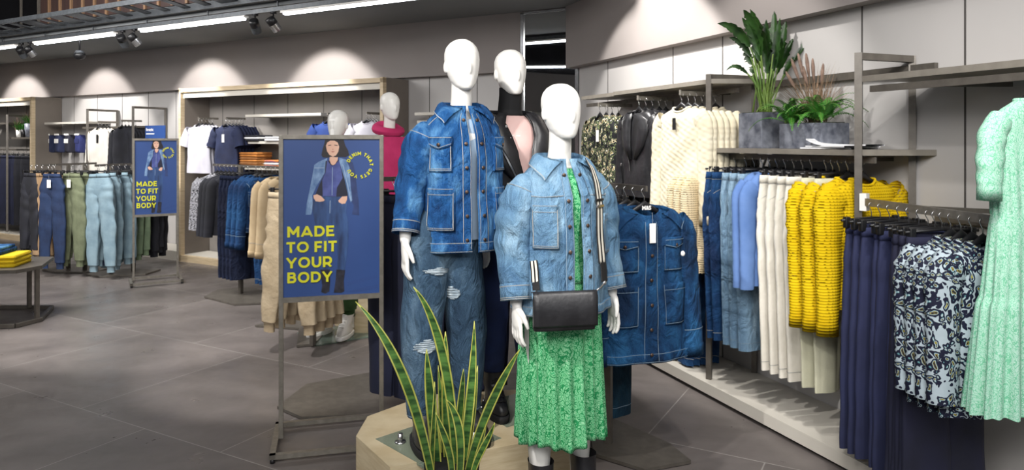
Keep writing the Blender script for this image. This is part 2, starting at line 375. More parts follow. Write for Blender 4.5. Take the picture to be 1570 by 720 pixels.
# timber display bays that stand out of the back wall
def bay(s0, s1, label):
    t = thing('display_bay', label, 'display bay', LW((s0+s1)/2, -.2), RL); W = s1-s0
    fw = .085
    mb = MB(); mb.box((0, -.18, 2.21), (W, .06, .05), M_oak); mb.box((0, -.165, 2.15), (W-.1, .03, .07), M_cream)
    for a in (-1, 1): mb.box((a*(W/2-.02), -.18, 1.12), (.04, .06, 2.24), M_oak)
    mb.box((0, -.18, .04), (W, .06, .08), M_oak); mb.build('timber_frame', t, smooth=False)
    for a in (-1, 1):
        mb = MB(); mb.box((a*(W/2-.02), .04, 1.12), (.038, .40, 2.24), M_taupe); mb.build('side_board', t, smooth=False)
    mb = MB(); mb.box((0, .04, 2.22), (W-.08, .40, .035), M_taupe); mb.build('top_board', t, smooth=False)
    mb = MB(); mb.box((0, .02, .07), (W-.08, .36, .03), M_cream); mb.build('floor_board', t, smooth=False)
    mb = MB(); mb.box((0, .235, 1.12), (W-.08, .01, 2.2), M_taupe2)
    x = -W/2+.3
    while x < W/2-.1: mb.box((x, .229, 1.12), (.008, .003, 2.2), M_seam); x += .6
    mb.build('back_board', t, smooth=False)
    return t
M_taupe2 = plain('bay_back_board', '85807b', '8d8883', rough=.6, scale=2)
bay(0, 3.37, 'wide light timber framed display bay in the middle of the back wall')
bay(-7.2, -3.50, 'light timber framed display bay at the far end of the back wall')

# ------------------------------------------------------------------ ceiling fittings
TO = 1.12
def LWz(s, off, z): return LW(s, off, z)
mb = MB(); mb.bar(LW(-9, TO+.04, 2.93), LW(6.5, TO+.04, 2.93), .05, .07, M_tray)
tray = thing('cable_tray', 'long grey cable tray running above the lighting track', 'cable tray', (0, 0, 0)); mb.build('side_rail', tray, smooth=False)
mb = MB(); mb.bar(LW(-9, TO+.34, 2.99), LW(6.5, TO+.34, 2.99), .03, .05, M_tray); mb.build('side_rail', tray, smooth=False)
mb = MB()
s = -8.8
while s < 6: mb.bar(LW(s, TO+.05, 2.93), LW(s, TO+.33, 2.97), .10 if int(s*5) % 3 else .24, .012, M_tray); s += .32
mb.build('rung', tray, smooth=False)
# brown battened bulkhead above the tray
mb = MB(); s0 = sp(58, TO); s1 = s0+6.4
mb.prism([LW(s0, TO-.02)[:2], LW(s1, TO-.02)[:2], LW(s1, TO-.07)[:2], LW(s0, TO-.07)[:2]], 3.0, 4.25, M_brown)
bk = thing('batten_screen', 'dark brown ceiling screen with thin pale upright battens above the cable tray', 'screen', (0, 0, 0)); mb.build('backing_board', bk, smooth=False)
s = s0
k = 0
while s < s1:
    mb = MB(); mb.prism([LW(s-.018, TO+.0)[:2], LW(s+.018, TO+.0)[:2], LW(s+.018, TO-.02)[:2], LW(s-.018, TO-.02)[:2]], 3.0, 4.25, M_batten if k else M_metal); mb.build('batten', bk, smooth=False); s += .235; k += 1
mb = MB(); mb.prism([LW(sp(31, TO)-.012, TO)[:2], LW(sp(31, TO)+.012, TO)[:2], LW(sp(31, TO)+.012, TO-.02)[:2], LW(sp(31, TO)-.012, TO-.02)[:2]], 2.9, 4.25, M_metal)
tag(mb.build('ceiling_rod', smooth=False), 'thin grey rod hanging from the dark ceiling at the top corner', 'rod')
# lighting track with linear tubes, spot heads and a dome camera
mb = MB(); mb.bar(LW(-9, TO, 2.815), LW(6.2, TO, 2.815), .05, .04, M_tray); 
for s in range(-8, 7): mb.bar(LW(s, TO, 2.83), LW(s, TO, 2.93), .012, .012, M_tray)
tag(mb.build('lighting_track', smooth=False), 'grey lighting track carrying the light tubes and spot heads below the cable tray', 'track')
tubes = [(-40, 24), (53, 177), (215, 378), (433, 652)]
words = ['short end piece of bright light tube at the edge of the ceiling', 'bright linear light tube between the first pair and second pair of spot heads', 'bright linear light tube in the middle of the track', 'longest and brightest linear light tube above the wide timber bay']
for (a, b), lb in zip(tubes, words):
    sa, sb = sp(a, TO), sp(b, TO); t = thing('light_tube', lb, 'light', LW((sa+sb)/2, TO, 2.77), RL); L = sb-sa
    mb = MB(); mb.box((0, 0, .012), (L, .055, .02), M_card); mb.build('housing', t, smooth=False)
    mb = MB(); mb.box((0, 0, -.008), (L-.06, .045, .022), M_led, bev=.008); mb.build('diffuser', t)
def spothead(px, dx, label, lit=True, off=0):
    s = sp(px, TO)
    t = thing('track_spot', label, 'spotlight', LW(s, TO, 2.79), RL, 'spot heads on the lighting track')
    mb = MB(); mb.box((0, 0, -.005), (.05, .035, .02), M_black); mb.tube([(0, 0, -.01), (0, 0, -.07)], .008, M_black); mb.build('bracket', t)
    d = Vector((dx, .55, -.62)).normalized(); c = Vector((0, 0, -.11)); mb = MB()
    mb.tube([c-d*.07, c-d*.065, c+d*.0], [.03, .045, .047], M_black, 16); mb.build('lamp_body', t)
    mb = MB(); mb.tube([c+d*.0, c+d*.06, c+d*.075], [.046, .046, .044], M_steel if lit else M_tray, 16, cap=False); mb.build('lamp_collar', t)
    mb = MB(); mb.tube([c+d*.055, c+d*.066], [.041, .041], M_lamp if lit else M_steel, 16); mb.build('lens', t)
for px, dx, lb, lit in ((33, -.3, 'dark spot head at the far end of the track, turned away', False), (46, .15, 'lit spot head beside the dark one at the far end of the track', True),
                   (188, -.3, 'dark spot head of the second pair from the far end of the track', False), (206, .2, 'lit spot head with bright lens, second pair from the far end of the track', True),
                   (391, -.3, 'dark spot head of the pair above the wide timber bay', False), (419, .1, 'lit spot head of the pair above the wide timber bay', True)):
    spothead(px, dx, lb, lit)
t = thing('dome_camera', 'small black dome security camera hanging from the track on a stem', 'camera', LW(sp(122, TO), TO, 2.8), 0)
mb = MB(); mb.tube([(0, 0, 0.05), (0, 0, -.19)], .011, M_black); mb.build('stem', t)
mb = MB(); mb.ell((0, 0, -.235), (.065, .065, .05), M_black); mb.tube([(0, 0, -.18), (0, 0, -.21)], [.04, .06], M_tray, 16); mb.build('dome', t)
# wall washing light of the heads on the track
for px, e in ((38, 160), (160, 150), (322, 150), (508, 150)):
    s = sp(px, -.35); q = LW(s, .75, 2.80); tg = LW(s, -.35, 1.72)
    spot(q, tg, e, 76, .35)
q = RW(5.0, 1.0, 2.9); spot(q, RW(5.4, .1, 1.85), 135, 84, .2)
for k, (x_, y_) in enumerate([(-4.3, 3.6)]):
    t = thing('light_tube', 'linear light tube over the shop floor, seen only in the wall mirror', 'light', (x_, y_, 2.9), -.96); mb = MB(); mb.box((0, 0, .012), (1.8, .055, .02), M_card); mb.build('housing', t, smooth=False); mb = MB(); mb.box((0, 0, -.008), (1.75, .045, .022), M_led, bev=.008); mb.build('diffuser', t)
q = RW(5.3, 1.0, 2.95)

# ------------------------------------------------------------------ cloth surfaces
def sgn(a, e): return np.sign(a)*np.abs(a)**e
class Torso:                     # rows of (z, half width, half depth[, cx, cy]); angle 0 looks along -y (front)
    def __init__(s, rows, e=.85, fold=0, nf=7, seed=0, z0=None, flare=0):
        r = np.array([list(q)+[0]*(5-len(q)) for q in rows], float); o = np.argsort(r[:, 0]); s.r = r[o]; s.e = e; s.fold = fold; s.nf = nf; s.sd = seed
        s.z0 = s.r[-1, 0] if z0 is None else z0; s.zb = s.r[0, 0]; s.fl = flare
    def pt(s, ph, z, off=0):
        ph = np.asarray(ph, float); z = np.asarray(z, float); g = [np.interp(z, s.r[:, 0], s.r[:, k]) for k in range(1, 5)]
        k = np.clip((s.z0-z)/max(.01, s.z0-s.zb), 0, 1)
        f = s.fold*k*(np.sin(ph*s.nf+s.sd+2*np.sin(z*3+s.sd))+.5*np.sin(ph*(s.nf*1.7)+s.sd*2+z*4))
        f = f+s.fold*.5*np.sin(z*23+np.sin(ph*2+s.sd)*3+s.sd)*np.minimum(1, (s.z0-z)*6).clip(0)
        x = g[2]+(g[0]+off+f)*sgn(np.sin(ph), s.e); y = g[3]-(g[1]+off+f)*sgn(np.cos(ph), s.e)
        return np.stack(np.broadcast_arrays(x, y, z), -1)
    def sheet(s, mb, m, a0=0, a1=2*PI, z0=None, z1=None, off=0, nu=48, nv=30, closed=True, hem=None):
        z0 = s.z0 if z0 is None else z0; z1 = s.zb if z1 is None else z1
        ph = np.linspace(a0, a1, nu, endpoint=not closed)[None, :]; z = np.linspace(z0, z1, nv)[:, None]+0*ph
        if hem is not None: z = z+hem(ph)*np.linspace(0, 1, nv)[:, None]
        P_ = s.pt(ph+0*z, np.clip(z, s.zb-.1, s.z0+.1), off); P_[..., 2] = z
        mb.grid(P_[::-1], m, cu=closed)
    def patch(s, mb, m, a0, a1, z0, z1, off=.004, nu=8, nv=8, side=True, cut=0):
        a = np.linspace(a0, a1, nu)[None, :]; z = np.linspace(z0, z1, nv)[:, None]+0*a
        if cut: z = z+cut*np.abs(np.linspace(-1, 1, nu))[None, :]**1.2*np.linspace(0, 1, nv)[:, None]
        G = s.pt(a+0*z, z, off); B = s.pt(a+0*z, z, -.002)
        if side:
            G2 = np.zeros((nv+2, nu+2, 3)); G2[1:-1, 1:-1] = G; G2[0, 1:-1] = B[0]; G2[-1, 1:-1] = B[-1]; G2[1:-1, 0] = B[:, 0]; G2[1:-1, -1] = B[:, -1]
            G2[0, 0] = B[0, 0]; G2[0, -1] = B[0, -1]; G2[-1, 0] = B[-1, 0]; G2[-1, -1] = B[-1, -1]; G = G2
        mb.grid(G, m, flip=True)
    def line(s, mb, pts, m, w=.0021, off=.003, dens=.02):
        # a stitched line along (angle, z) points
        Q = []
        for (a, z), (b, y) in zip(pts[:-1], pts[1:]):
            n = max(2, int((abs(z-y)+abs(a-b)*.18)/dens)+1)
            for k in range(n): Q.append((a+(b-a)*k/n, z+(y-z)*k/n))
        Q.append(pts[-1]); A = np.array([q[0] for q in Q]); Z = np.array([q[1] for q in Q]); c = s.pt(A, Z, off)
        nrm = s.pt(A, Z, off+.01)-c; nrm /= np.linalg.norm(nrm, axis=1)[:, None]+1e-9
        tt = np.gradient(c, axis=0); tt /= np.linalg.norm(tt, axis=1)[:, None]+1e-9; sd = np.cross(tt, nrm)
        mb.grid(np.stack([c-sd*w/2, c+sd*w/2], 1), m)
    def button(s, mb, a, z, m, off=.006, r=.008):
        c = s.pt(a, z, off); n = s.pt(a, z, off+.01)-c; n = n/np.linalg.norm(n); c = Vector(c); n = Vector(n)
        mb.tube([c, c+n*.004, c+n*.005], [r, r, r*.6], m, 10)
def limb(path, rad, n=20, flat=1.0, wr=0, wf=9, seed=0, ref=(0, 1, 0), steps=26, vf=0):
    # a cloth tube through the points with wrinkles; rad = radii at the points (or (a, b) pairs)
    Pn = np.array(path, float); t = np.linspace(0, 1, len(Pn)); T = np.linspace(0, 1, steps)
    def sm(v):
        v = np.array(v, float); y = np.interp(T, t, v); k = np.ones(3)/3; z = y.copy()
        for _ in range(2): z[1:-1] = (z[:-2]+z[1:-1]*2+z[2:])/4
        return z
    c = np.stack([sm(Pn[:, i]) for i in range(3)], 1)
    ra = sm([r[0] if hasattr(r, '__len__') else r for r in rad]); rb = sm([r[1] if hasattr(r, '__len__') else r*flat for r in rad])
    tt = np.gradient(c, axis=0); tt /= np.linalg.norm(tt, axis=1)[:, None]; rf = np.array(ref, float)
    a = np.cross(rf[None, :], tt); a /= np.linalg.norm(a, axis=1)[:, None]+1e-9; b = np.cross(tt, a)
    ph = np.linspace(0, 2*PI, n, endpoint=False)
    w = 1+wr*np.sin(T[:, None]*wf*PI*2+2.2*np.sin(ph[None, :]+seed)+seed)*(.6+.4*np.sin(ph[None, :]*2+seed*3+T[:, None]*5))
    if vf: w = w+vf*np.clip(T*3, 0, 1)[:, None]*(np.sin(ph[None, :]*4+seed*1.7+T[:, None]*2.5)+.6*np.sin(ph[None, :]*7+seed+T[:, None]*1.5))
    G = c[:, None, :]+a[:, None, :]*(ra[:, None]*np.cos(ph)*w)[..., None]+b[:, None, :]*(rb[:, None]*np.sin(ph)*w)[..., None]
    return G
def tuberow(G, i0, i1, k): return G[i0:i1]*1.0
def seam(mb, G, u, m, off=.003, w=.003, v0=0, v1=None):
    # a stitched line down a cloth tube
    nv, nu = G.shape[:2]; v1 = v1 or nv; c = G.mean(1); p = G[v0:v1, u % nu]; d = p-c[v0:v1]; d /= np.linalg.norm(d, axis=1)[:, None]; q = G[v0:v1, (u+1) % nu]-p; q /= np.linalg.norm(q, axis=1)[:, None]+1e-9
    mb.grid(np.stack([p+d*off-q*w/2, p+d*off+q*w/2], 1), m)
def hoop(mb, G, v, m, wide=.003, off=.003, f=0):
    # a stitched ring round a cloth tube
    c = G[v].mean(0); d = G[v]-c; d /= np.linalg.norm(d, axis=1)[:, None]; tt = G[min(v+1, len(G)-1)].mean(0)-G[max(v-1, 0)].mean(0); tt /= np.linalg.norm(tt)
    mb.grid(np.stack([G[v]+d*off-tt*wide/2+tt*f, G[v]+d*off+tt*wide/2+tt*f], 0), m, cu=True)
def collar(mb, T, zn, gap, m, wd=.055, rise=.022, flop=.02, point=.02, nu=36, stitch=None, sag=.02):
    # stand, fold and leaf; the leaf lies on the shoulders and ends in two points in front
    u = np.linspace(-1, 1, nu); k = np.abs(u); a_in = np.where(u < 0, gap+(u+1)*(PI-gap), 2*PI-gap-(1-u)*(PI-gap)); fr = np.clip((k-.45)/.55, 0, 1)
    a_out = np.where(u < 0, a_in+point*16*fr**3, a_in-point*16*fr**3)
    st0 = T.pt(a_in, zn-.018-sag*fr, .0); fd = T.pt(a_in, zn-.006-sag*fr, .004); fd[:, 2] += rise*(1-.5*fr); st = st0
    zo = zn+rise*.3-wd*(.55+.75*fr**1.5)-sag*.4*fr; ou = T.pt(a_out, zo, .012); ou[:, 2] = zo+.004
    R = [st, st*.5+fd*.5, fd]
    for v in (.2, .5, .8, 1.0):
        q = fd*(1-v)+ou*v; d = T.pt(a_in, zn, .02)-T.pt(a_in, zn, 0); q = q+d*flop*20*math.sin(v*PI)*.3; q[:, 2] += .012*math.sin(v*PI); R.append(q)
    G = np.array(R); mb.grid(G, m, flip=True)
    if stitch:
        n = np.array([0, -.0, .0022]); o_ = ou-T.pt(a_out, zo, .0); o_ /= np.linalg.norm(o_, axis=1)[:, None]+1e-9
        q = G[-1]*.88+G[-2]*.12+o_*.003+n; q2 = G[-1]*.74+G[-2]*.26+o_*.003+n; mb.grid(np.stack([q, q2], 0), stitch)
def soft(o, lv=1):
    return o
# ---- things on hangers: rail contact at the origin, x across, -y front
def hanger_proto(name, label, grp, W=.20, parts=True, kind='shirt'):
    t = thing(name, label, 'clothes hanger', (0, 0, 0), 0, grp) if parts else None
    hk = MB(); hk.tube([(.012*math.cos(a)*1.3, 0, -.012+.014*math.sin(a)) for a in np.linspace(-.6, PI, 8)]+[(-.012, 0, -.02), (0, 0, -.04), (0, 0, -.062)], .0022, M_steel, 6)
    bd = MB()
    if kind == 'shirt':
        bd.tube([(-W*.86, 0, -.158), (-W*.55, -.004, -.128), (-W*.2, 0, -.092), (0, 0, -.072), (W*.2, 0, -.092), (W*.55, -.004, -.128), (W*.86, 0, -.158)], [.006, .008, .012, .018, .012, .008, .006], M_black, 8, flat=.55)
    else:
        bd.tube([(-W, 0, -.075), (0, 0, -.068), (W, 0, -.075)], .006, M_black, 8)
        for a in (-.82, .82): bd.box((a*W, 0, -.085), (.026, .022, .05), M_black, bev=.004)
    if parts: hk.build('hook', t); bd.build('shoulder_bar' if kind == 'shirt' else 'clip_bar', t); return t
    mb = MB(); hk2 = hk; mb.v = hk.v+bd.v; mb.n = len(mb.v); mb.f = hk.f+[tuple(i+len(hk.v) for i in f) for f in bd.f]; mb.mats = [M_steel, M_black]; mb.m = [0]*len(hk.f)+[1]*len(bd.f)
    o = mb.build(name); return tag(o, label, 'clothes hanger', grp)
def tagcard(t, x, y, z, w=.035, h=.06, m=None):
    mb = MB(); mb.box((x, y, z-h/2), (w, .002, h), m or M_card, bev=0); mb.tube([(x, y, z), (x*.7, y+.004, z+.05)], .0008, M_thread, 4); mb.build('price_tag', t, smooth=False)
def top_rows(W, L, hw, d=.026, neck=.07):
    return [(-.092, neck, d), (-.102, neck+.02, d+.004), (-.118, W*.66, d+.006), (-.135, W*.88, d+.008), (-.16, W*.99, d+.012), (-.20, W*1.0, d+.016), (-.30, W*.98, d+.018), (-.5, (W+hw)/2, d+.018), (-.1-L, hw, d+.018)]
def g_top(t, m, W=.20, L=.62, hw=.22, sl=.55, sr=(.068, .045), kind='crew', cuff=None, seed=1, fold=.006, flat=.42, spread=.055, d=.026, collar_m=None, st=None, slv_m=None, wr=.05, dip=.03, bits=True):
    T = Torso(top_rows(W, L, hw, d), .8, fold, 6, seed, -.16)
    mb = MB(); nu, nv = 44, 30
    ph = np.linspace(0, 2*PI, nu, endpoint=False)[None, :]; z = np.concatenate([np.linspace(-.092, -.2, 10), np.linspace(-.22, -.1-L, nv-10)])[:, None]+0*ph
    G = T.pt(ph+0*z, z)
    dz = dip*np.clip(np.cos(ph), 0, 1)**2*np.clip(1-(np.abs(z+.092)/.07), 0, 1); G[..., 2] -= dz
    mb.grid(G[::-1], m, cu=True)
    if st: T.line(mb, [(a, -.1-L+.02) for a in np.linspace(0, 2*PI, 9)], st)
    mb.build('body', t)
    if kind == 'crew':
        mb = MB(); q = G[0]; mb.tube([Vector(p) for p in np.vstack([q, q[:1]])], .0075, collar_m or m, 6, cap=False); mb.build('neckband', t)
    if kind == 'collar':
        mb = MB(); collar(mb, T, -.098, .32, collar_m or m, .078, .022, .022, .034, stitch=st); mb.build('collar', t)
    for s in (-1, 1):
        if not sl: break
        pth = [(s*(W-.035), 0, -.165), (s*(W+.01), -.002, -.21), (s*(W+spread*.55), -.008, -.165-sl*.5), (s*(W+spread), -.018, -.165-sl)]
        G2 = limb(pth, [(sr[0], sr[0]*flat+.006), (sr[0]*.97, sr[0]*flat+.004), ((sr[0]+sr[1])/2, (sr[0]+sr[1])/2*flat+.006), (sr[1], sr[1]*flat+.008)], 18, wr=wr, seed=seed+s, steps=24 if sl > .3 else 12, ref=(0, 1, 0))
        mb = MB(); mb.grid(G2, slv_m or m, cu=True, flip=False)
        if st: hoop(mb, G2, len(G2)-3, st); seam(mb, G2, 4, st)
        sv = mb.build('sleeve', t)
        if cuff:
            mb = MB(); c = G2[-1].mean(0); ring = c+(G2[-1]-c)*1.06; r2 = ring.copy(); r2[:, 2] -= .055; r0 = c+(G2[-2]-G2[-2].mean(0))*1.0; r0[:, 2] += .004
            mb.grid(np.array([r0, ring, r2, c+(r2-c)*.9]), cuff, cu=True); mb.build('cuff', sv)
    return T
def denim_front(t, T, m, st, zt, zb, chest=(-.02, -.33), pk=True, low=True, gap=.10, open_=False, buttons=6, M_btn=None):
    # placket, pockets, yoke and stitching on the front of a denim jacket that hangs
    M_btn = M_btn or M_brass
    mb = MB(); T.patch(mb, m, -gap, gap, zt-.04, zb+.0, .005, 6, 24)
    for a in (-gap*.9, gap*.9): T.line(mb, [(a, zt-.05), (a, zb+.01)], st, off=.007)
    for k in range(buttons): T.button(mb, 0, zt-.09-(zt-zb-.13)*k/(buttons-1), M_btn, .008)
    mb.build('button_placket', t)
    mb = MB(); T.patch(mb, m, 0, 2*PI, zb+.045, zb, .004, 60, 4)
    T.line(mb, [(a, zb+.042) for a in np.linspace(0, 2*PI, 40)], st, off=.006); T.line(mb, [(a, zb+.006) for a in np.linspace(0, 2*PI, 40)], st, off=.006); mb.build('hem_band', t)
    for s in (-1, 1):
        a0, a1 = s*.26, s*.95; z0 = zt-.13
        if pk:
            mb = MB(); T.patch(mb, m, min(a0, a1), max(a0, a1), z0, z0-.15, .006, 8, 10)
            T.line(mb, [(a0, z0-.03), (a0, z0-.143), (a1, z0-.143), (a1, z0-.03)], st, off=.009); p = mb.build('chest_pocket', t)
            mb = MB(); T.patch(mb, m, min(a0, a1)-.02, max(a0, a1)+.02, z0+.005, z0-.045, .011, 9, 6, cut=.014); T.line(mb, [(a0, z0-.006), (a1, z0-.006)], st, off=.014)
            T.line(mb, [(a0, z0-.028), ((a0+a1)/2, z0-.042), (a1, z0-.028)], st, off=.014); T.button(mb, (a0+a1)/2, z0-.03, M_btn, .014); mb.build('pocket_flap', p)
        if low:
            z2 = z0-.21; b0, b1 = s*.24, s*1.05
            mb = MB(); T.patch(mb, m, min(b0, b1), max(b0, b1), z2, z2-.19, .007, 8, 10)
            T.line(mb, [(b0, z2-.028), (b1, z2-.028)], st, off=.010); T.line(mb, [(b0, z2-.004), (b0, z2-.183), (b1, z2-.183), (b1, z2-.004)], st, off=.010); mb.build('hip_pocket', t)
def g_trouser(t, m, W=.185, L=1.0, leg=(.09, .075), d=.02, st=None, seed=0, cuff=None, band=True, gapx=.0, wr=.03, rise=.24, top=-.095, hem=None, splay=.0, band_m=None, vfold=.10, wz=1.0):
    mb = MB(); zt = top; zc = top-rise
    T = Torso([(zt, W*.92*wz, d), (zt-.05, W*.96*(wz*.7+.3), d+.004), (zt-.15, W*1.02, d+.009), (zc+.02, W*1.0, d+.004), (zc-.03, W*.9, d-.008)], .75, .003, 5, seed, zt)
    T.sheet(mb, m, nu=40, nv=10)
    if st:
        T.line(mb, [(a, zt-.04) for a in np.linspace(0, 2*PI, 20)], st); T.line(mb, [(0, zt-.04), (0, zc+.05)], st)
        for s in (-1, 1): T.line(mb, [(s*.5, zt-.045), (s*.7, zt-.10), (s*1.25, zt-.125)], st)
    mb.build('hips', t)
    if band:
        mb = MB(); T.patch(mb, band_m or m, 0, 2*PI, zt+.002, zt-.038, .004, 44, 3); mb.build('waistband', t)
    for s in (-1, 1):
        x0 = s*W*.5; x1 = s*(W*.5+gapx+splay)
        pth = [(x0, 0, zt-.12), (x0, 0, zc-.04), ((x0+x1)/2, .004*s, top-L*.55), (x1, .006*s, top-L)]
        G = limb(pth, [(W*.53, d+.008), (W*.535, d+.012), ((leg[0]), d+.008), (leg[1], d+.006)], 26, wr=wr, wf=5, seed=seed+s*2, steps=30, vf=vfold)
        mb = MB(); mb.grid(G, m, cu=True)
        if st: seam(mb, G, 0 if s > 0 else 13, st); hoop(mb, G, len(G)-2, st)
        lg = mb.build('trouser_leg', t)
        if cuff:
            mb = MB(); c = G[-1].mean(0); r0 = c+(G[-2]-G[-2].mean(0))*.98; r1 = c+(G[-1]-c)*.72; r1[:, 2] -= .015; r2 = r1.copy(); r2[:, 2] -= .06; mb.grid(np.array([r0, r1, r2]), cuff, cu=True); mb.build('cuff', lg)
    return T
ORD = 'first second third fourth fifth sixth seventh eighth ninth tenth eleventh twelfth thirteenth fourteenth'.split()
def hang(proto, loc, rz, label=None, group=None, first=None, hang_p=None, hlabel=None):
    c = copy_tree(proto) if (first is None or proto.name in USED) else proto
    USED.add(proto.name); c.location = loc; c.rotation_euler.z = rz
    if label: c['label'] = label
    if group: c['group'] = group
    return c
USED = set()
HP = {}
def put_hanger(kind, loc, rz, what, far=False):
    key = (kind, far)
    if key not in HP: HP[key] = hanger_proto('clothes_hanger', 'x', 'x', .19 if kind == 'shirt' else .17, not far, kind)
    h = hang(HP[key], loc, rz, first=1); h['label'] = 'black plastic hanger holding '+what; h['group'] = 'hangers holding '+what
    return h
def row(proto, pts, rz, desc, where, group, kind='shirt', what=None, far=False, dz=0, labels=None, jit=.03, seed=0, drop=0):
    rnd = random.Random(seed); out = []
    for i, p in enumerate(pts):
        r = rz+rnd.uniform(-jit, jit); n = len(pts)
        lb = labels[i] if labels else (desc+', '+(where if n == 1 else ORD[i]+' '+where))
        out.append(hang(proto, (p[0], p[1], p[2]-drop), r, lb, group, first=1))
        put_hanger(kind, p, r, what or group, far)
    return out
def new(name, cat): return thing(name, 'x', cat)
def rack(name, label, p0, p1, z, posts, base, m=M_metal, bz=.02, rail=.025):
    t = thing(name, label, 'clothes rack', (0, 0, 0))
    mb = MB(); mb.bar((p0[0], p0[1], z), (p1[0], p1[1], z), .012, rail, m); mb.build('hanging_rail', t, smooth=False)
    for q in posts:
        mb = MB(); mb.bar((q[0], q[1], bz), (q[0], q[1], z-.0), .035, .035, m); mb.build('post', t, smooth=False)
    mb = MB(); mb.prism(base, .004, bz, m); mb.build('base_plate', t, smooth=False)
    return t

# ------------------------------------------------------------------ mannequins
def body_mesh(name, hipx=0.0, back=False, out=0):
    mb = MB(); W = M_white
    def ring_loft(rows, n=28):
        G = []
        for z, hw, hd, cx, cy in rows:
            a = np.linspace(0, 2*PI, n, endpoint=False); G.append(np.stack([cx+hw*np.sin(a), cy-hd*np.cos(a), z+0*a], 1))
        mb.grid(np.array(G), W, cu=True, capa=True, capb=True)
    # head and neck
    ring_loft([(1.40, .075, .06, 0, .02), (1.44, .062, .055, 0, .018), (1.48, .05, .05, 0, .014), (1.53, .047, .05, 0, .008), (1.60, .046, .05, 0, .004)])
    h = [(1.562, .012, .02, 0, -.055), (1.566, .028, .036, 0, -.048), (1.578, .042, .058, 0, -.032), (1.60, .055, .076, 0, -.018), (1.63, .066, .088, 0, -.008), (1.665, .074, .095, 0, -.002),
         (1.70, .078, .098, 0, .003), (1.73, .0765, .095, 0, .006), (1.755, .068, .085, 0, .008), (1.775, .052, .066, 0, .009), (1.789, .03, .04, 0, .009), (1.793, .010, .014, 0, .009)]
    ring_loft(h)
    for s in (-1, 1): mb.ell((s*.074, .012, 1.665), (.010, .018, .028), W)
    mb.ell((0, -.094, 1.655), (.012, .012, .03), W)
    # trunk
    ring_loft([(.80, .10, .07, hipx, .0), (.84, .135, .085, hipx, .0), (.92, .145, .095, hipx*.85, .0), (1.0, .13, .09, hipx*.7, .0), (1.1, .115, .09, hipx*.3, -.0), (1.2, .125, .095, 0, -.0), (1.29, .14, .105, 0, -.006), (1.36, .155, .105, 0, 0), (1.40, .155, .08, 0, .01), (1.43, .115, .06, 0, .015), (1.455, .06, .05, 0, .018)])
    for s in (-1, 1):
        bk = back and s > 0
        if bk: mb.tube([(.12, .02, 1.375), (.14, .05, 1.33), (.145, .09, 1.25), (.15, .12, 1.13), (.15, .115, 1.03), (.15, .10, .925), (.15, .10, .90)], [.048, .045, .041, .037, .034, .026, .023], W, 16)
        else: mb.tube([(s*.13, .01, 1.375), (s*.172, .01, 1.335), (s*.205, .012, 1.25), (s*(.215+out*.4), .015, 1.13), (s*(.222+out*.7), -.005, 1.03), (s*(.228+out), -.035, .925), (s*(.23+out), -.04, .90)], [.048, .045, .041, .037, .034, .026, .023], W, 16)
        # hand: palm, four fingers, thumb; the palm looks at the thigh, fingers hang and curl a little
        wr = Vector((.15, .10, .905)) if bk else Vector((s*(.23+out), -.04, .905)); f = Vector((0, -1, 0)); dn = Vector((s*.02, -.10, -1)).normalized(); inn = Vector((-s, 0, 0))
        G = []
        for k, (l, wd, th) in enumerate([(0, .023, .019), (.03, .030, .017), (.06, .038, .015), (.085, .037, .013), (.098, .030, .010)]):
            c = wr+dn*l; a = np.linspace(0, 2*PI, 16, endpoint=False); G.append([c+Vector((0, 1, 0))*math.cos(q)*wd+inn*math.sin(q)*th for q in a])
        mb.grid(np.array(G), W, cu=True, capa=True, capb=True)
        for k, (yy, ln, sp_) in enumerate([(-.029, .070, -.008), (-.010, .078, -.002), (.010, .072, .004), (.028, .058, .012)]):
            b = wr+dn*.083+Vector((0, yy, 0)); d1 = (dn+Vector((0, sp_*6, 0))).normalized(); p1 = b+d1*(.014+ln*.42); p2 = p1+(d1+inn*.35)*ln*.32; p3 = p2+(d1+inn*.8).normalized()*ln*.26
            mb.tube([b, p1, p2, p3], [.0098, .0092, .0084, .0062], W, 10)
        b = wr+dn*.022+Vector((0, -.020, 0)); d1 = (dn+Vector((0, -.85, 0))+inn*.35).normalized(); p1 = b+d1*.034; p2 = p1+(dn+Vector((0, -.35, 0))+inn*.3).normalized()*.030; p3 = p2+(dn+inn*.35).normalized()*.022
        mb.tube([b-d1*.006, p1, p2, p3], [.0145, .0115, .0095, .007], W, 10)
        # legs
        mb.tube([(hipx+s*.085, .0, .88), (hipx+s*.092, 0, .74), (hipx+s*.095, -.005, .50), (hipx+s*.095, .015, .36), (hipx+s*.097, .01, .22), (hipx+s*.097, .012, .09), (hipx+s*.097, .012, .05)], [.088, .082, .055, .056, .043, .035, .036], W, 16)
        mb.tube([(hipx+s*.097, .03, .055), (hipx+s*.10, -.05, .05), (hipx+s*.10, -.13, .035)], [.035, .034, .025], W, 12)
    me = mb.mesh(name); o = bpy.data.objects.new(name, me); C.objects.link(o)
    r = o.modifiers.new('skin', 'REMESH'); r.mode = 'VOXEL'; r.voxel_size = .0042; r.use_smooth_shade = True
    sm = o.modifiers.new('soft', 'SMOOTH'); sm.iterations = 4; sm.factor = .5
    dg = bpy.context.evaluated_depsgraph_get(); dg.update(); m2 = bpy.data.meshes.new_from_object(o.evaluated_get(dg)); bpy.data.objects.remove(o)
    m2.name = name; m2.materials.clear(); m2.materials.append(W); m2.polygons.foreach_set('use_smooth', [True]*len(m2.polygons)); return m2
BODY = body_mesh('body'); BODY2 = body_mesh('body', -.085, True, .045)
def mannequin(label, loc, rz, me=None):
    t = thing('mannequin', label, 'mannequin', loc, rz); o = bpy.data.objects.new('body', me or BODY); C.objects.link(o); o.parent = t; return t
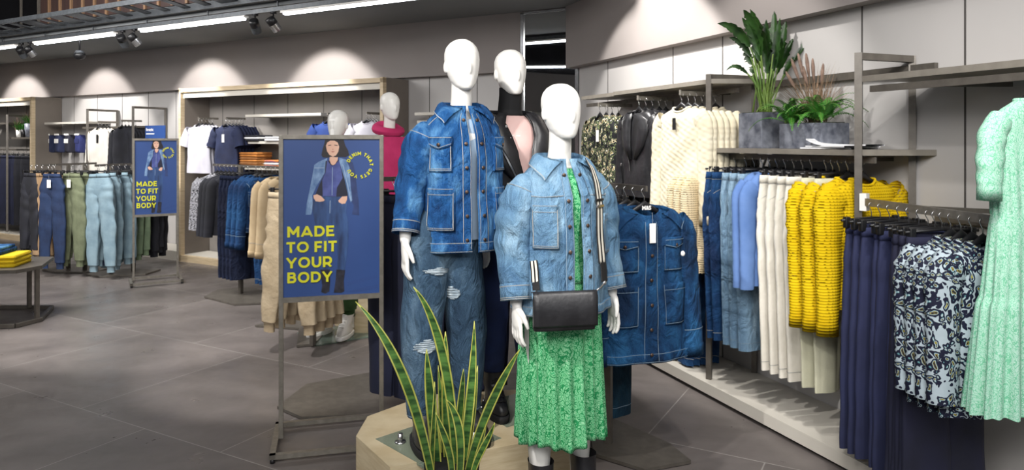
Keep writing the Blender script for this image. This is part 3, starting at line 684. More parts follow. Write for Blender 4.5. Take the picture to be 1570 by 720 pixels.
def boot(parent, x, y, z, rz=0, m=None, sole=None, laces=True, tall=.19, name='boot', lm=None):
    m = m or M_lea; sole = sole or M_blackm; cs, sn = math.cos(rz), math.sin(rz)
    def tr(G): G = np.array(G, float); X = G[..., 0]*cs-G[..., 1]*sn+x; Y = G[..., 0]*sn+G[..., 1]*cs+y; return np.stack([X, Y, G[..., 2]+z], -1)
    a = np.linspace(0, 2*PI, 24, endpoint=False); mb = MB()
    # the upper: rings from toe to heel that turn up into the shaft
    G = []
    for zz, hw, y0, y1 in [(.03, .046, -.185, .062), (.045, .048, -.19, .064), (.065, .046, -.185, .062), (.085, .043, -.165, .060), (.10, .042, -.13, .058), (.115, .043, -.09, .056), (.13, .045, -.065, .056), (.15, .047, -.053, .058), (tall-.01, .050, -.050, .062), (tall, .052, -.052, .064)]:
        cy = (y0+y1)/2; hd = (y1-y0)/2; wid = hw*(1-.18*np.clip(np.cos(a), -1, 1)**2*(hd > .07)); G.append(np.stack([wid*sgn(np.sin(a), .8), cy-hd*sgn(np.cos(a), .9), zz+0*a], 1))
    mb.grid(tr(G), m, cu=True, capa=True, flip=False); mb.box((0, 0, 0), (0, 0, 0), m) if False else None
    o = mb.build(name, parent)
    mb = MB(); G = []
    for zz, k in [(0, .97), (.004, 1.0), (.03, 1.03), (.034, 1.0)]:
        G.append(np.stack([.052*k*sgn(np.sin(a), .75)*(1-.12*np.cos(a)), -.062-.135*k*sgn(np.cos(a), .85), zz+0*a], 1))
    mb.grid(tr(G), sole, cu=True, capa=True, capb=True)
    mb.build('sole', o)
    if laces:
        mb = MB()
        for k in range(6):
            zz = .092+k*.016; yy = -.155+k*.024 if k < 4 else -.066-(k-4)*.005
            p = tr([[-.024, yy, zz], [0, yy-.014, zz+.012], [.024, yy, zz+.003]]); mb.tube([Vector(q) for q in p], .003, lm or M_blackm, 6)
        mb.build('laces', o)
    return o
def trousers_worn(t, m, cx=0, rows=None, st=None, wr=.03, cuffm=None, zhem=.13, hipw=.165, seed=0, name='trousers', tuck=False, spread=.02):
    o = MB(); T = Torso([(1.03, .125, .10, cx*.7), (.98, .15, .115, cx*.8), (.90, hipw, .11, cx), (.84, hipw-.01, .10, cx), (.78, .09, .07, cx), (.75, .03, .03, cx)], .95, .002, 5, seed, 1.03); T.sheet(o, m, nu=40, nv=10); tr = o.build(name, t)
    out = []
    rows = rows or [(.90, .088), (.75, .092), (.5, .085), (.3, .078), (zhem, .068)]
    for s in (-1, 1):
        pth = [(cx+s*(.078+(spread if z < .6 else 0)), 0 if i else 0, z) for i, (z, r) in enumerate(rows)]
        G = limb(pth, [(r, r*1.05) for z, r in rows], 28, wr=wr, wf=6, seed=seed+s, steps=60)
        mb = MB(); mb.grid(G, m, cu=True)
        if st: seam(mb, G, 0 if s > 0 else 14, st, w=.003); seam(mb, G, 1 if s > 0 else 15, st, w=.002); hoop(mb, G, len(G)-2, st)
        lg = mb.build('trouser_leg', tr); out.append((lg, G))
        if cuffm:
            mb = MB(); c = G[-1].mean(0); r0 = c+(G[-2]-G[-2].mean(0))*.98; r1 = c+(G[-1]-c)*.75; r1[:, 2] -= .01; r2 = r1.copy(); r2[:, 2] -= .05; mb.grid(np.array([r0, r1, r2]), cuffm, cu=True); mb.build('cuff', lg)
    return tr, out
def worn_sleeve(t, s, m, st, rads=(.085, .08, .075, .068, .058), end=.95, wr=.06, wf=7, name='sleeve', cuff=.05, cuffm=None, seed=0, x0=.165, back=False, out=0):
    z1 = 1.13
    k = (z1-end)/(z1-.905); wx = .215+.015*k; wy = .015-.055*k
    rads = [.034, .060]+list(rads[1:])
    pth = [(s*.125, .008, 1.395), (s*.164, .01, 1.368), (s*.190, .01, 1.315), (s*.208, .012, 1.24), (s*(.216+out*.4), .016, 1.13), (s*(wx+out*.8), wy, end)]
    if len(rads) < 6: rads.insert(2, rads[1]*1.2)
    if back and s > 0: pth = [(s*.12, .02, 1.38), (s*.135, .04, 1.35), (s*.14, .07, 1.30), (s*.145, .09, 1.24), (s*.15, .12, 1.13), (s*.15, .10, end)]
    G = limb(pth, [(r, r*1.0) for r in rads], 28, wr=wr, wf=wf, seed=seed, steps=56)
    mb = MB(); mb.grid(G, m, cu=True)
    if st: seam(mb, G, 7, st); seam(mb, G, 8, st); hoop(mb, G, 15, st, .0025)
    sv = mb.build(name, t, solid=.004)
    if cuff:
        mb = MB(); c = G[-1].mean(0); q = G[-1]-c; tt = (G[-1].mean(0)-G[-4].mean(0)); tt /= np.linalg.norm(tt)
        L = [c+q*1.0-tt*.008, c+q*1.05-tt*.004, c+q*1.06+tt*cuff*.5, c+q*1.05+tt*cuff, c+q*.93+tt*cuff, c+q*.9+tt*cuff*.5]
        mb.grid(np.array(L), cuffm or m, cu=True)
        if st:
            for f in (.004, cuff-.012, cuff-.005): mb.grid(np.array([c+q*1.075+tt*f, c+q*1.075+tt*(f+.0028)]), st, cu=True)
        mb.build('cuff', sv)
    return sv, G
PH = .22
R1 = math.radians(24)
# --- mannequin in the bright chore jacket and ripped jeans
m1 = mannequin('white mannequin in a bright blue denim chore jacket and ripped jeans on the plinth', (-.226, 3.22, PH), R1, BODY2)
T1 = Torso([(1.50, .072, .066, 0, .01), (1.475, .085, .075, 0, .01), (1.455, .12, .082, 0, .01), (1.43, .155, .09, 0, .008), (1.40, .172, .105, 0, .004), (1.35, .182, .125), (1.25, .185, .14), (1.1, .188, .145), (.98, .19, .15), (.85, .194, .155)], .85, .006, 5, 1.3, 1.44)
jk = MB(); g1 = .17
T1.sheet(jk, D_mid, .07, 2*PI-.03, 1.49, .85, nu=90, nv=70, closed=False)
for a in (PI*.5, PI*1.5): T1.line(jk, [(a, 1.40), (a, .87)], M_thread2)
T1.line(jk, [(1.0, 1.475), (1.1, 1.43), (1.35, 1.40)], M_thread); T1.line(jk, [(-1.0, 1.475), (-1.1, 1.43), (-1.35, 1.40)], M_thread)
j1 = jk.build('denim_jacket', m1, solid=.004)
def placket(T, par, m, st, a, w, z0, z1, n, off=.005, bt=M_brass, name='button_placket'):
    mb = MB(); T.patch(mb, m, a-w, a+w, z0, z1, off, 6, 40)
    for q in (-.85, .85): T.line(mb, [(a+q*w, z0), (a+q*w, z1+.005)], st, off=off+.003)
    for k in range(n): T.button(mb, a, z0-.03-(z0-z1-.08)*k/(n-1), bt, off+.003)
    mb.build(name, par)
placket(T1, j1, D_mid, M_thread, -.12, .09, 1.455, .855, 6)
placket(T1, j1, D_mid, M_thread, .17, .09, 1.455, .855, 6, .004)
mb = MB(); T1.patch(mb, D_mid, .07, 2*PI-.03, .895, .85, .005, 60, 4)
for z in (.893, .856): T1.line(mb, [(a, z) for a in np.linspace(.07, 2*PI-.03, 40)], M_thread, off=.0075)
mb.build('hem_band', j1)
mb = MB(); collar(mb, T1, 1.492, .16, D_mid, .070, .024, .02, .030, stitch=M_thread, nu=60); mb.build('collar', j1)
def wpocket(T, par, m, st, a0, a1, z0, z1, flap=False, bt=M_brass, off=.007):
    lo, hi = min(a0, a1), max(a0, a1); w = (hi-lo)*.05; mb = MB(); T.patch(mb, m, lo, hi, z0, z1, off, 10, 14)
    for e in (.0, .007): T.line(mb, [(lo+w, z0-.02), (lo+w+e*2, z1+.006+e), (hi-w-e*2, z1+.006+e), (hi-w, z0-.02)], st, off=off+.003)
    if not flap:
        for e in (.004, .028): T.line(mb, [(lo+w, z0-e), (hi-w, z0-e)], st, off=off+.003)
    p = mb.build('patch_pocket', par)
    if flap:
        mb = MB(); T.patch(mb, m, lo-.02, hi+.02, z0+.008, z0-.048, off+.006, 11, 7, cut=.018); q = off+.009
        T.line(mb, [(lo, z0+.003), (hi, z0+.003)], st, off=q); T.line(mb, [(lo+.01, z0-.024), ((lo+hi)/2, z0-.042), (hi-.01, z0-.024)], st, off=q); T.button(mb, (lo+hi)/2, z0-.028, bt, q); mb.build('pocket_flap', p)
wpocket(T1, j1, D_mid, M_thread, -.44, -1.12, 1.345, 1.20, True); wpocket(T1, j1, D_mid, M_thread, .50, 1.18, 1.345, 1.20, True)
wpocket(T1, j1, D_mid, M_thread, -.38, -1.22, 1.13, .945); wpocket(T1, j1, D_mid, M_thread, .46, 1.28, 1.13, .945)
worn_sleeve(j1, -1, D_mid, M_thread, (.078, .082, .078, .07, .058), .985, .07, 6, cuff=.055, seed=1, out=.045)
worn_sleeve(j1, 1, D_mid, M_thread, (.06, .06, .058, .056, .054), .985, .06, 6, cuff=.055, seed=2, back=True)
mb = MB(); T0 = Torso([(1.43, .10, .075, 0, .004), (1.40, .14, .09), (1.3, .15, .118), (1.1, .13, .10), (.9, .165, .118, -.035)], .95, .003, 5, 0, 1.43); T0.sheet(mb, plain('pale_blue_jersey', '8ea4bb', '9cb1c6', rough=.85), nu=40, nv=20)
mb.build('tee_shirt', m1)
tr, lg = trousers_worn(m1, D_jean, -.085, [(.92, .095), (.78, .10), (.5, .092), (.28, .076), (.125, .060)], M_thread2, .022, None, .13, seed=3, name='ripped_jeans', spread=.03)
M_fray = plain('frayed_white_cotton', '7d8f9c', 'b9c3c9', rough=.9, scale=40, st=(1, 1, 6))
def rip(lgG, u, v, du, dv):
    lgo, G = lgG; rnd = random.Random(u*7+v); mb = MB(); c = G.mean(1); nu = G.shape[1]
    for k in range(dv*5):
        vv = v+k/5; i = int(vv); f = vv-i; row_ = G[i]*(1-f)+G[i+1]*f; cc = c[i]*(1-f)+c[i+1]*f; sh = 1-abs(2*k/(dv*5)-1)**2; w = du*max(.25, sh)*rnd.uniform(.8, 1.1)
        us = np.linspace(u-w/2, u+w/2, 7); pts = []
        for q in us:
            a = int(math.floor(q)) % nu; b = (a+1) % nu; ff = q-math.floor(q); p = row_[a]*(1-ff)+row_[b]*ff; d = (p-cc)/np.linalg.norm(p-cc); pts.append(Vector(p+d*(.002+.003*rnd.random())))
        mb.tube(pts, .0016 if k % 3 else .003, M_fray, 5)
    # indigo shadow cloth shows between the threads
    mb.build('rip', lgo)
# front of the legs is around index 7 of 28
for a in ((0, 20, 14, 6, 2), (0, 21, 31, 6, 4), (1, 25, 19, 4, 3)): rip(lg[a[0]], *a[1:])
boot(m1, -.085-.108, -.01, 0.0, -.10, laces=False, tall=.17); boot(m1, -.085+.108, .02, 0, .15, laces=False, tall=.17)

# --- mannequin in the biker jacket
m2 = mannequin('white mannequin in a black leather biker jacket over a pink top on the plinth', (-.008, 3.58, PH), math.radians(24), BODY)
M_pink = plain('pale_pink_jersey', 'd9b3ad', 'e0bfb9', rough=.8, bump=.1, bscale=30)
M_navyj = plain('royal_navy_jersey', '101e42', '172a58', rough=.85, scale=5, bump=.2, bscale=20)
mb = MB(); T0 = Torso([(1.46, .075, .06, 0, .012), (1.44, .11, .075, 0, .01), (1.40, .15, .088), (1.3, .155, .128), (1.1, .13, .105), (.9, .17, .12)], .95, .002, 5, 0, 1.46); T0.sheet(mb, M_pink, nu=44, nv=24); mb.build('pink_top', m2)
mb = MB(); Tn = Torso([(1.565, .055, .062, 0, .0), (1.53, .057, .062, 0, .005), (1.485, .060, .062, 0, .012), (1.462, .070, .068, 0, .012)], .95, .0012, 9, 0, 1.6); Tn.sheet(mb, M_blackm, nu=36, nv=16); mb.build('roll_neck', m2, solid=.004)
T2 = Torso([(1.475, .09, .075, 0, .012), (1.455, .13, .08, 0, .012), (1.43, .165, .088, 0, .01), (1.40, .185, .108, 0, .006), (1.35, .195, .135), (1.2, .195, .148), (1.05, .185, .135), (.93, .195, .14), (.84, .20, .145)], .85, .005, 5, 2, 1.42)
mb = MB(); gl = lambda z: np.interp(z, [.84, 1.05, 1.25, 1.47], [-.05, -.02, .35, .75])
ph = np.linspace(0, 1, 70)[None, :]; z = np.linspace(1.465, .84, 50)[:, None]+0*ph
a0 = np.interp(z[:, :1], [.84, 1.1, 1.3, 1.47], [.10, .12, .24, .48]); a1 = 2*PI-np.interp(z[:, :1], [.84, 1.1, 1.3, 1.47], [-.25, -.08, .10, .40])
mb.grid(T2.pt(a0+(a1-a0)*ph, z)[::-1], M_lea); j2 = mb.build('biker_jacket', m2, solid=.005)
for s in (-1, 1):            # lapels
    mb = MB(); zz = np.array([1.47, 1.42, 1.36, 1.28, 1.18, 1.12]); ins = np.interp(zz, [1.1, 1.3, 1.47], [.12, .22, .46] if s > 0 else [.0, .10, .40]); out = ins+np.array([.5, .7, .95, .80, .35, .05])
    G = np.array([[T2.pt(s*(i+(o-i)*k), q+.0*k, .012+.008*math.sin(k*PI)) for k in (0, .33, .66, 1)] for i, o, q in zip(ins, out, zz)]); mb.grid(G, M_lea, flip=s < 0); mb.build('lapel', j2, solid=.003)
mb = MB(); collar(mb, T2, 1.475, .45, M_lea, .06, .02, .02, .02); mb.build('collar', j2)
def zipper(T, par, pts, off=.014, name='zip'):
    mb = MB(); T.line(mb, pts, M_blackm, .016, off); T.line(mb, pts, M_steel, .0075, off+.002); c = Vector(T.pt(pts[0][0], pts[0][1], off+.003)); mb.box(c, (.012, .008, .022), M_steel, bev=.003); mb.build(name, par)
zipper(T2, j2, [(-.62, 1.35), (-.35, 1.25), (-.02, 1.10)], .024); zipper(T2, j2, [(-.80, 1.22), (-.78, 1.06)]); zipper(T2, j2, [(-.30, 1.40), (-.12, 1.2), (.0, .9)], .008)
zipper(T2, j2, [(.95, 1.1), (1.0, .98)])
worn_sleeve(j2, -1, M_lea, None, (.075, .078, .07, .062, .05), .95, .05, 6, cuff=.0, seed=1); worn_sleeve(j2, 1, M_lea, None, (.075, .078, .07, .062, .05), .95, .05, 6, cuff=0, seed=4)
trousers_worn(m2, M_navyj, 0, [(.92, .095), (.78, .092), (.5, .078), (.3, .068), (.20, .055)], None, .05, M_navyj, .2, seed=5, name='joggers')
boot(m2, -.10, -.01, 0, -.12, tall=.20); boot(m2, .10, .0, 0, .12, tall=.20)

# --- mannequin in the pale denim shacket and green dress
m3 = mannequin('front white mannequin in a pale denim shirt jacket over a long green floral dress', (.205, 2.98, 0), math.radians(27), BODY)
M_green = prints('green_floral_cotton', [(0, '1a7f49'), (.05, '258c54'), (.085, '86c496'), (.16, '40a068'), (.24, '9acca4'), (.30, '389a60'), (.46, '6bb789')], 50, 1.0, 'DISTANCE_TO_EDGE', nz=14)
TD = Torso([(1.44, .10, .07, 0, .012), (1.40, .15, .09), (1.3, .16, .132), (1.15, .135, .115), (1.08, .14, .115), (.98, .17, .13), (.85, .172, .14), (.6, .176, .15), (.33, .182, .16)], .98, 0, 5, 0, 1.44)
mb = MB(); nu, nv = 160, 70
ph = np.linspace(0, 2*PI, nu, endpoint=False)[None, :]; z = np.linspace(1.44, .33, nv)[:, None]; k = np.clip((1.05-z)/.75, 0, 1)
G = TD.pt(ph+0*z, z+0*ph); rad = k*.015*(np.sin(ph*19+1.0*np.sin(z*2))+.6*np.sin(ph*7+1+z*2)); rad = rad-k*.018*np.exp(-((ph-.25)/.10)**2)
G[..., 0] += rad*np.sin(ph); G[..., 1] -= rad*np.cos(ph); G[..., 2] += k*.012*np.sin(ph*5)
mb.grid(G[::-1], M_green, cu=True); dr = mb.build('floral_dress', m3, solid=.002)
mb = MB(); TD.patch(mb, M_green, -.10, .10, 1.40, .98, .006, 5, 20); mb.build('button_placket', dr)
T3 = Torso([(1.49, .078, .07, 0, .012), (1.465, .10, .078, 0, .012), (1.445, .132, .086, 0, .01), (1.42, .16, .095, 0, .008), (1.39, .178, .112, 0, .004), (1.33, .19, .138), (1.2, .193, .15), (1.05, .196, .156), (.95, .20, .16), (.855, .204, .162)], .85, .007, 5, .4, 1.43)
mb = MB(); T3.sheet(mb, D_light, .04, 2*PI-.10, 1.48, .855, nu=96, nv=70, closed=False)
for s in (-1, 1): T3.line(mb, [(s*.25, 1.335), (s*.8, 1.33), (s*1.4, 1.335)], M_thread); T3.line(mb, [(s*PI/2, 1.38), (s*PI/2, .88)], M_thread2)
j3 = mb.build('denim_shirt_jacket', m3, solid=.004)
placket(T3, j3, D_light, M_thread2, -.20, .09, 1.445, .86, 6); placket(T3, j3, D_light, M_thread2, .13, .09, 1.445, .86, 6, .004)
mb = MB(); T3.patch(mb, D_light, .04, 2*PI-.10, .895, .855, .005, 60, 4)
for zq in (.893, .861): T3.line(mb, [(a, zq) for a in np.linspace(.04, 2*PI-.10, 40)], M_thread, off=.0075)
mb.build('hem_band', j3)
mb = MB(); collar(mb, T3, 1.485, .24, D_light, .075, .024, .02, .030, stitch=M_thread, nu=60); mb.build('collar', j3)
wpocket(T3, j3, D_light, M_thread, -.42, -1.1, 1.30, 1.125); wpocket(T3, j3, D_light, M_thread, .62, 1.2, 1.255, 1.09)
worn_sleeve(j3, -1, D_light, M_thread, (.08, .08, .082, .078, .062), .975, .06, 6, cuff=.06, seed=1.5); worn_sleeve(j3, 1, D_light, M_thread, (.08, .078, .078, .074, .06), .975, .06, 6, cuff=.06, seed=2.5)
boot(m3, -.10, -.01, 0, -.1, tall=.24); boot(m3, .10, -.02, 0, .1, tall=.24)
# crossbody bag on its striped strap
bag = thing('handbag', 'black leather crossbody bag on a black and white striped strap, hung on the front mannequin', 'handbag', (.205, 2.98, 0), math.radians(27))
BA = -.36
bc = Vector(T3.pt(BA, .89, .035)); brz = -.30
mb = MB(); mb.box((bc.x, bc.y, .885), (.245, .05, .135), M_lea, rz=brz, bev=.016); mb.build('bag_body', bag)
mb = MB(); cs, sn = math.cos(brz), math.sin(brz)
fl = [(-.012+.03, .966), (-.02, .974), (-.036, .955), (-.038, .90), (-.037, .845), (-.034, .838)]
G = np.array([[(bc.x+xx*cs-(yy-.002*math.cos(xx*9))*sn, bc.y+xx*sn+yy*cs, zz) for xx in np.linspace(-.127, .127, 12)] for yy, zz in fl]); mb.grid(G, M_lea, flip=True); mb.build('bag_flap', bag, solid=.004)
M_web = plain('cream_webbing', 'cfcabd', 'dad5c9', rough=.8)
def strap(pts, w, name='striped_strap', stripes=True):
    c = np.array([T3.pt(a, z, o) for a, z, o in pts]); n = np.array([T3.pt(a, z, o+.01)-T3.pt(a, z, o) for a, z, o in pts]); 
    t_ = np.linspace(0, 1, len(c)); TT = np.linspace(0, 1, 40); c = np.stack([np.interp(TT, t_, c[:, i]) for i in range(3)], 1); n = np.stack([np.interp(TT, t_, n[:, i]) for i in range(3)], 1); n /= np.linalg.norm(n, axis=1)[:, None]
    for _ in range(3): c[1:-1] = (c[:-2]+2*c[1:-1]+c[2:])/4
    tt = np.gradient(c, axis=0); tt /= np.linalg.norm(tt, axis=1)[:, None]; sd = np.cross(tt, n); sd /= np.linalg.norm(sd, axis=1)[:, None]
    e = [-.5, -.36, -.10, .10, .36, .5]; G = np.stack([c+sd*w*q for q in e], 1); mb = MB()
    mb.grid(G, M_blackm, mcol=lambda i, j: (M_web if (i in (1, 3) and stripes) else M_blackm)); return mb.build(name, bag, solid=-.003), c, sd, n
so, c, sd, n = strap([(.75, 1.475, .024), (.55, 1.44, .026), (.44, 1.38, .02), (.38, 1.30, .016), (.35, 1.18, .018), (.32, 1.06, .022)], .050)
mb = MB(); p = Vector(c[24]); mb.box(p+Vector(n[24])*.004, (.056, .008, .012), M_steel, rz=.45, bev=.002); p = Vector(c[22]); mb.box(p+Vector(n[22])*.004, (.056, .008, .01), M_black, rz=.45, bev=.002); mb.build('strap_slider', bag)
so2, c2, sd2, n2 = strap([(.34, 1.065, .022), (.33, 1.03, .025), (.31, .99, .03)], .040, 'strap_tab', False)
mb = MB(); p = Vector(T3.pt(.31, .985, .032)); q = Vector((bc.x+.112*cs, bc.y+.112*sn, .955)); mb.tube([p, (p+q)/2+Vector((.004, -.004, 0)), q], .004, M_steel, 8); mb.ell(p, (.009, .006, .009), M_steel, 8, 6); mb.build('clip', bag)
strap([(-1.02, 1.08, .012), (-.97, 1.04, .014), (-.93, 1.0, .02)], .034, 'striped_strap'); strap([(-.93, 1.0, .021), (-.90, .985, .026), (-.89, .97, .03)], .030, 'strap_tab', False)
mb = MB(); p = Vector(T3.pt(-.89, .968, .032)); q = Vector((bc.x-.112*cs, bc.y-.112*sn, .945)); mb.tube([p, q], .004, M_steel, 8); mb.build('clip', bag)

# --- plinth and glass plates
A = [(-.705, 3.217), (-.498, 2.908), (.344, 3.268), (.37, 3.55), (.25, 3.86), (-.45, 3.74), (-.70, 3.45)]
mb = MB(); mb.prism(A, .0, PH, M_wood); cxA = sum(p[0] for p in A)/7; cyA = sum(p[1] for p in A)/7
tag(mb.build('display_plinth', smooth=False), 'low many-sided pale wooden plinth under the two taller mannequins', 'plinth')
def plate(name, label, cx, cy, z, w, d, rz, spig=None):
    mb = MB(); mb.box((0, 0, .005), (w, d, .010), M_glass); t = thing(name, label, 'base plate', (cx, cy, z), rz); mb.build('glass_sheet', t, smooth=False)
    mb = MB(); mb.tube([(spig[0], spig[1], .01), (spig[0], spig[1], .05)], .012, M_steel, 12); mb.tube([(spig[0], spig[1], .01), (spig[0], spig[1], .016)], .025, M_steel, 14); mb.build('steel_spigot', t)
    return t
plate('glass_base', 'square green glass base plate under the mannequin in ripped jeans', -.33, 3.19, PH-.0095, .42, .38, .75, (-.15, .08))
plate('glass_base', 'square green glass base plate under the biker jacket mannequin', .02, 3.55, PH-.0095, .34, .34, .6, (-.12, .1))

# ------------------------------------------------------------------ poster stands
M_pbg = plain('poster_blue_print', '28437a', '2c4a84', rough=.45, scale=1.5)
M_yel = plain('poster_yellow_ink', 'cdcb1e', 'd2d024', rough=.5)
PM = {k: plain('poster_'+k, a, b, rough=.5, scale=sc, st=st) for k, a, b, sc, st in [
    ('hair', '171219', '231c22', 20, (1, 1, 1)), ('skin', 'd3a58e', 'dcb29b', 8, (1, 1, 1)), ('shade_blue', '27427a', '2a4680', 6, (1, 1, 1)), ('jacket_denim', '3c5f8f', '7f9cc0', 26, (1, 1, .6)),
    ('jacket_indigo', '1c2a55', '2c3f70', 20, (1, 1, .6)), ('shirt', '343f7c', '4b5696', 18, (1, 1, 1)), ('jean', '16294f', '35578c', 9, (2, 1, .5)), ('boot', '12121c', '2a2a3a', 30, (1, 1, 1)), ('lip', 'a8645c', 'a8645c', 4, (1, 1, 1)), ('vest', '0f1226', '161a33', 8, (1, 1, 1)), ('seam', '8fa6c4', '9db2cc', 8, (1, 1, 1))]}
HA = lambda x, y: (450+x/5.143, 205+y/5.143)
HB = lambda x, y: (440+x/5.143, 320+y/5.143)
FIG = [
 ('shade_blue', [HB(470, 570), HB(700, 515), HB(700, 545), HB(470, 600)]), ('shade_blue', [HB(455, 645), HB(700, 592), HB(700, 622), HB(560, 645)]),
 ('jacket_indigo', [HA(350, 185), HA(410, 195), HA(455, 225), HA(472, 290), HA(485, 400), HA(500, 520), HA(505, 640), HA(450, 632), HA(462, 560), HA(440, 520), HA(400, 400), HA(360, 280)]),
 ('jacket_denim', [HA(262, 188), HA(200, 215), HA(165, 240), HA(150, 330), HA(125, 460), HA(105, 560), HA(98, 630), HA(142, 630), HA(155, 560), HA(150, 480), HA(175, 420), HA(245, 300)]),
 ('jacket_denim', [HA(352, 186), HA(405, 200), HA(430, 260), HA(440, 420), HA(452, 520), HA(440, 538), HA(418, 470), HA(385, 350), HA(355, 250)]),
 ('vest', [HA(250, 210), HA(350, 205), HA(392, 350), HA(418, 470), HA(412, 500), HA(170, 480), HA(200, 400), HA(243, 310)]),
 ('shirt', [HA(262, 205), HA(290, 245), HA(315, 246), HA(352, 205), HA(372, 300), HA(378, 345), HA(335, 420), HA(330, 490), HA(228, 485), HA(225, 360), HA(250, 300)]),
 ('jean', [HA(158, 480), HA(235, 488), HA(320, 492), HA(405, 490), HA(412, 545), HA(405, 600), HB(455, 20), HB(470, 90), HB(474, 220), HB(462, 360), HB(445, 480), HB(385, 475), HB(392, 380), HB(385, 260), HB(345, 110), HB(322, 80), HB(320, 240), HB(328, 380), HB(330, 480), HB(268, 480), HB(248, 250), HB(225, 120), HB(205, 20), HA(150, 580)]),
 ('skin', [HA(282, 160), HA(278, 205), HA(292, 238), HA(306, 244), HA(322, 236), HA(340, 205), HA(345, 160)]),
 ('hair', [HA(246, 37), HA(240, 75), HA(228, 115), HA(218, 165), HA(228, 182), HA(262, 186), HA(290, 178), HA(330, 182), HA(365, 180), HA(400, 182), HA(428, 168), HA(420, 130), HA(398, 90), HA(385, 37)]),
 ('skin', [HA(262, 66), HA(252, 92), HA(260, 135), HA(278, 163), HA(304, 178), HA(328, 168), HA(346, 138), HA(352, 100), HA(340, 66), HA(315, 52), HA(285, 52)]),
 ('hair', [HA(268, 88), HA(292, 84), HA(292, 89), HA(268, 93)]), ('hair', [HA(315, 84), HA(340, 88), HA(340, 93), HA(315, 89)]),
 ('lip', [HA(288, 138), HA(304, 134), HA(320, 138), HA(304, 145)]), ('lip', [HA(300, 118), HA(308, 118), HA(310, 122), HA(298, 122)]),
 ('skin', [HA(158, 478), HA(185, 470), HA(215, 485), HA(243, 515), HA(235, 525), HA(205, 530), HA(175, 525), HA(160, 500)]),
 ('skin', [HA(412, 488), HA(375, 490), HA(345, 522), HA(350, 535), HA(372, 548), HA(398, 545), HA(412, 515)]),
 ('boot', [HB(262, 468), HB(332, 468), HB(335, 560), HB(328, 640), HB(300, 655), HB(268, 645), HB(275, 590)]),
 ('boot', [HB(382, 470), HB(448, 475), HB(438, 560), HB(442, 640), HB(420, 652), HB(362, 650), HB(370, 600), HB(378, 540)]),
 ('seam', [HA(299, 260), HA(303, 260), HA(300, 480), HA(296, 480)]), ('seam', [HA(282, 520), HA(286, 520), HA(284, 620), HA(280, 620)]), ('seam', [HA(165, 262), HA(240, 262), HA(240, 267), HA(165, 267)]),
 ('seam', [HA(378, 240), HA(383, 240), HA(446, 525), HA(440, 527)])]
def earclip(poly):
    from mathutils.geometry import tessellate_polygon
    return tessellate_polygon([[Vector((x, y, 0)) for x, y in poly]])
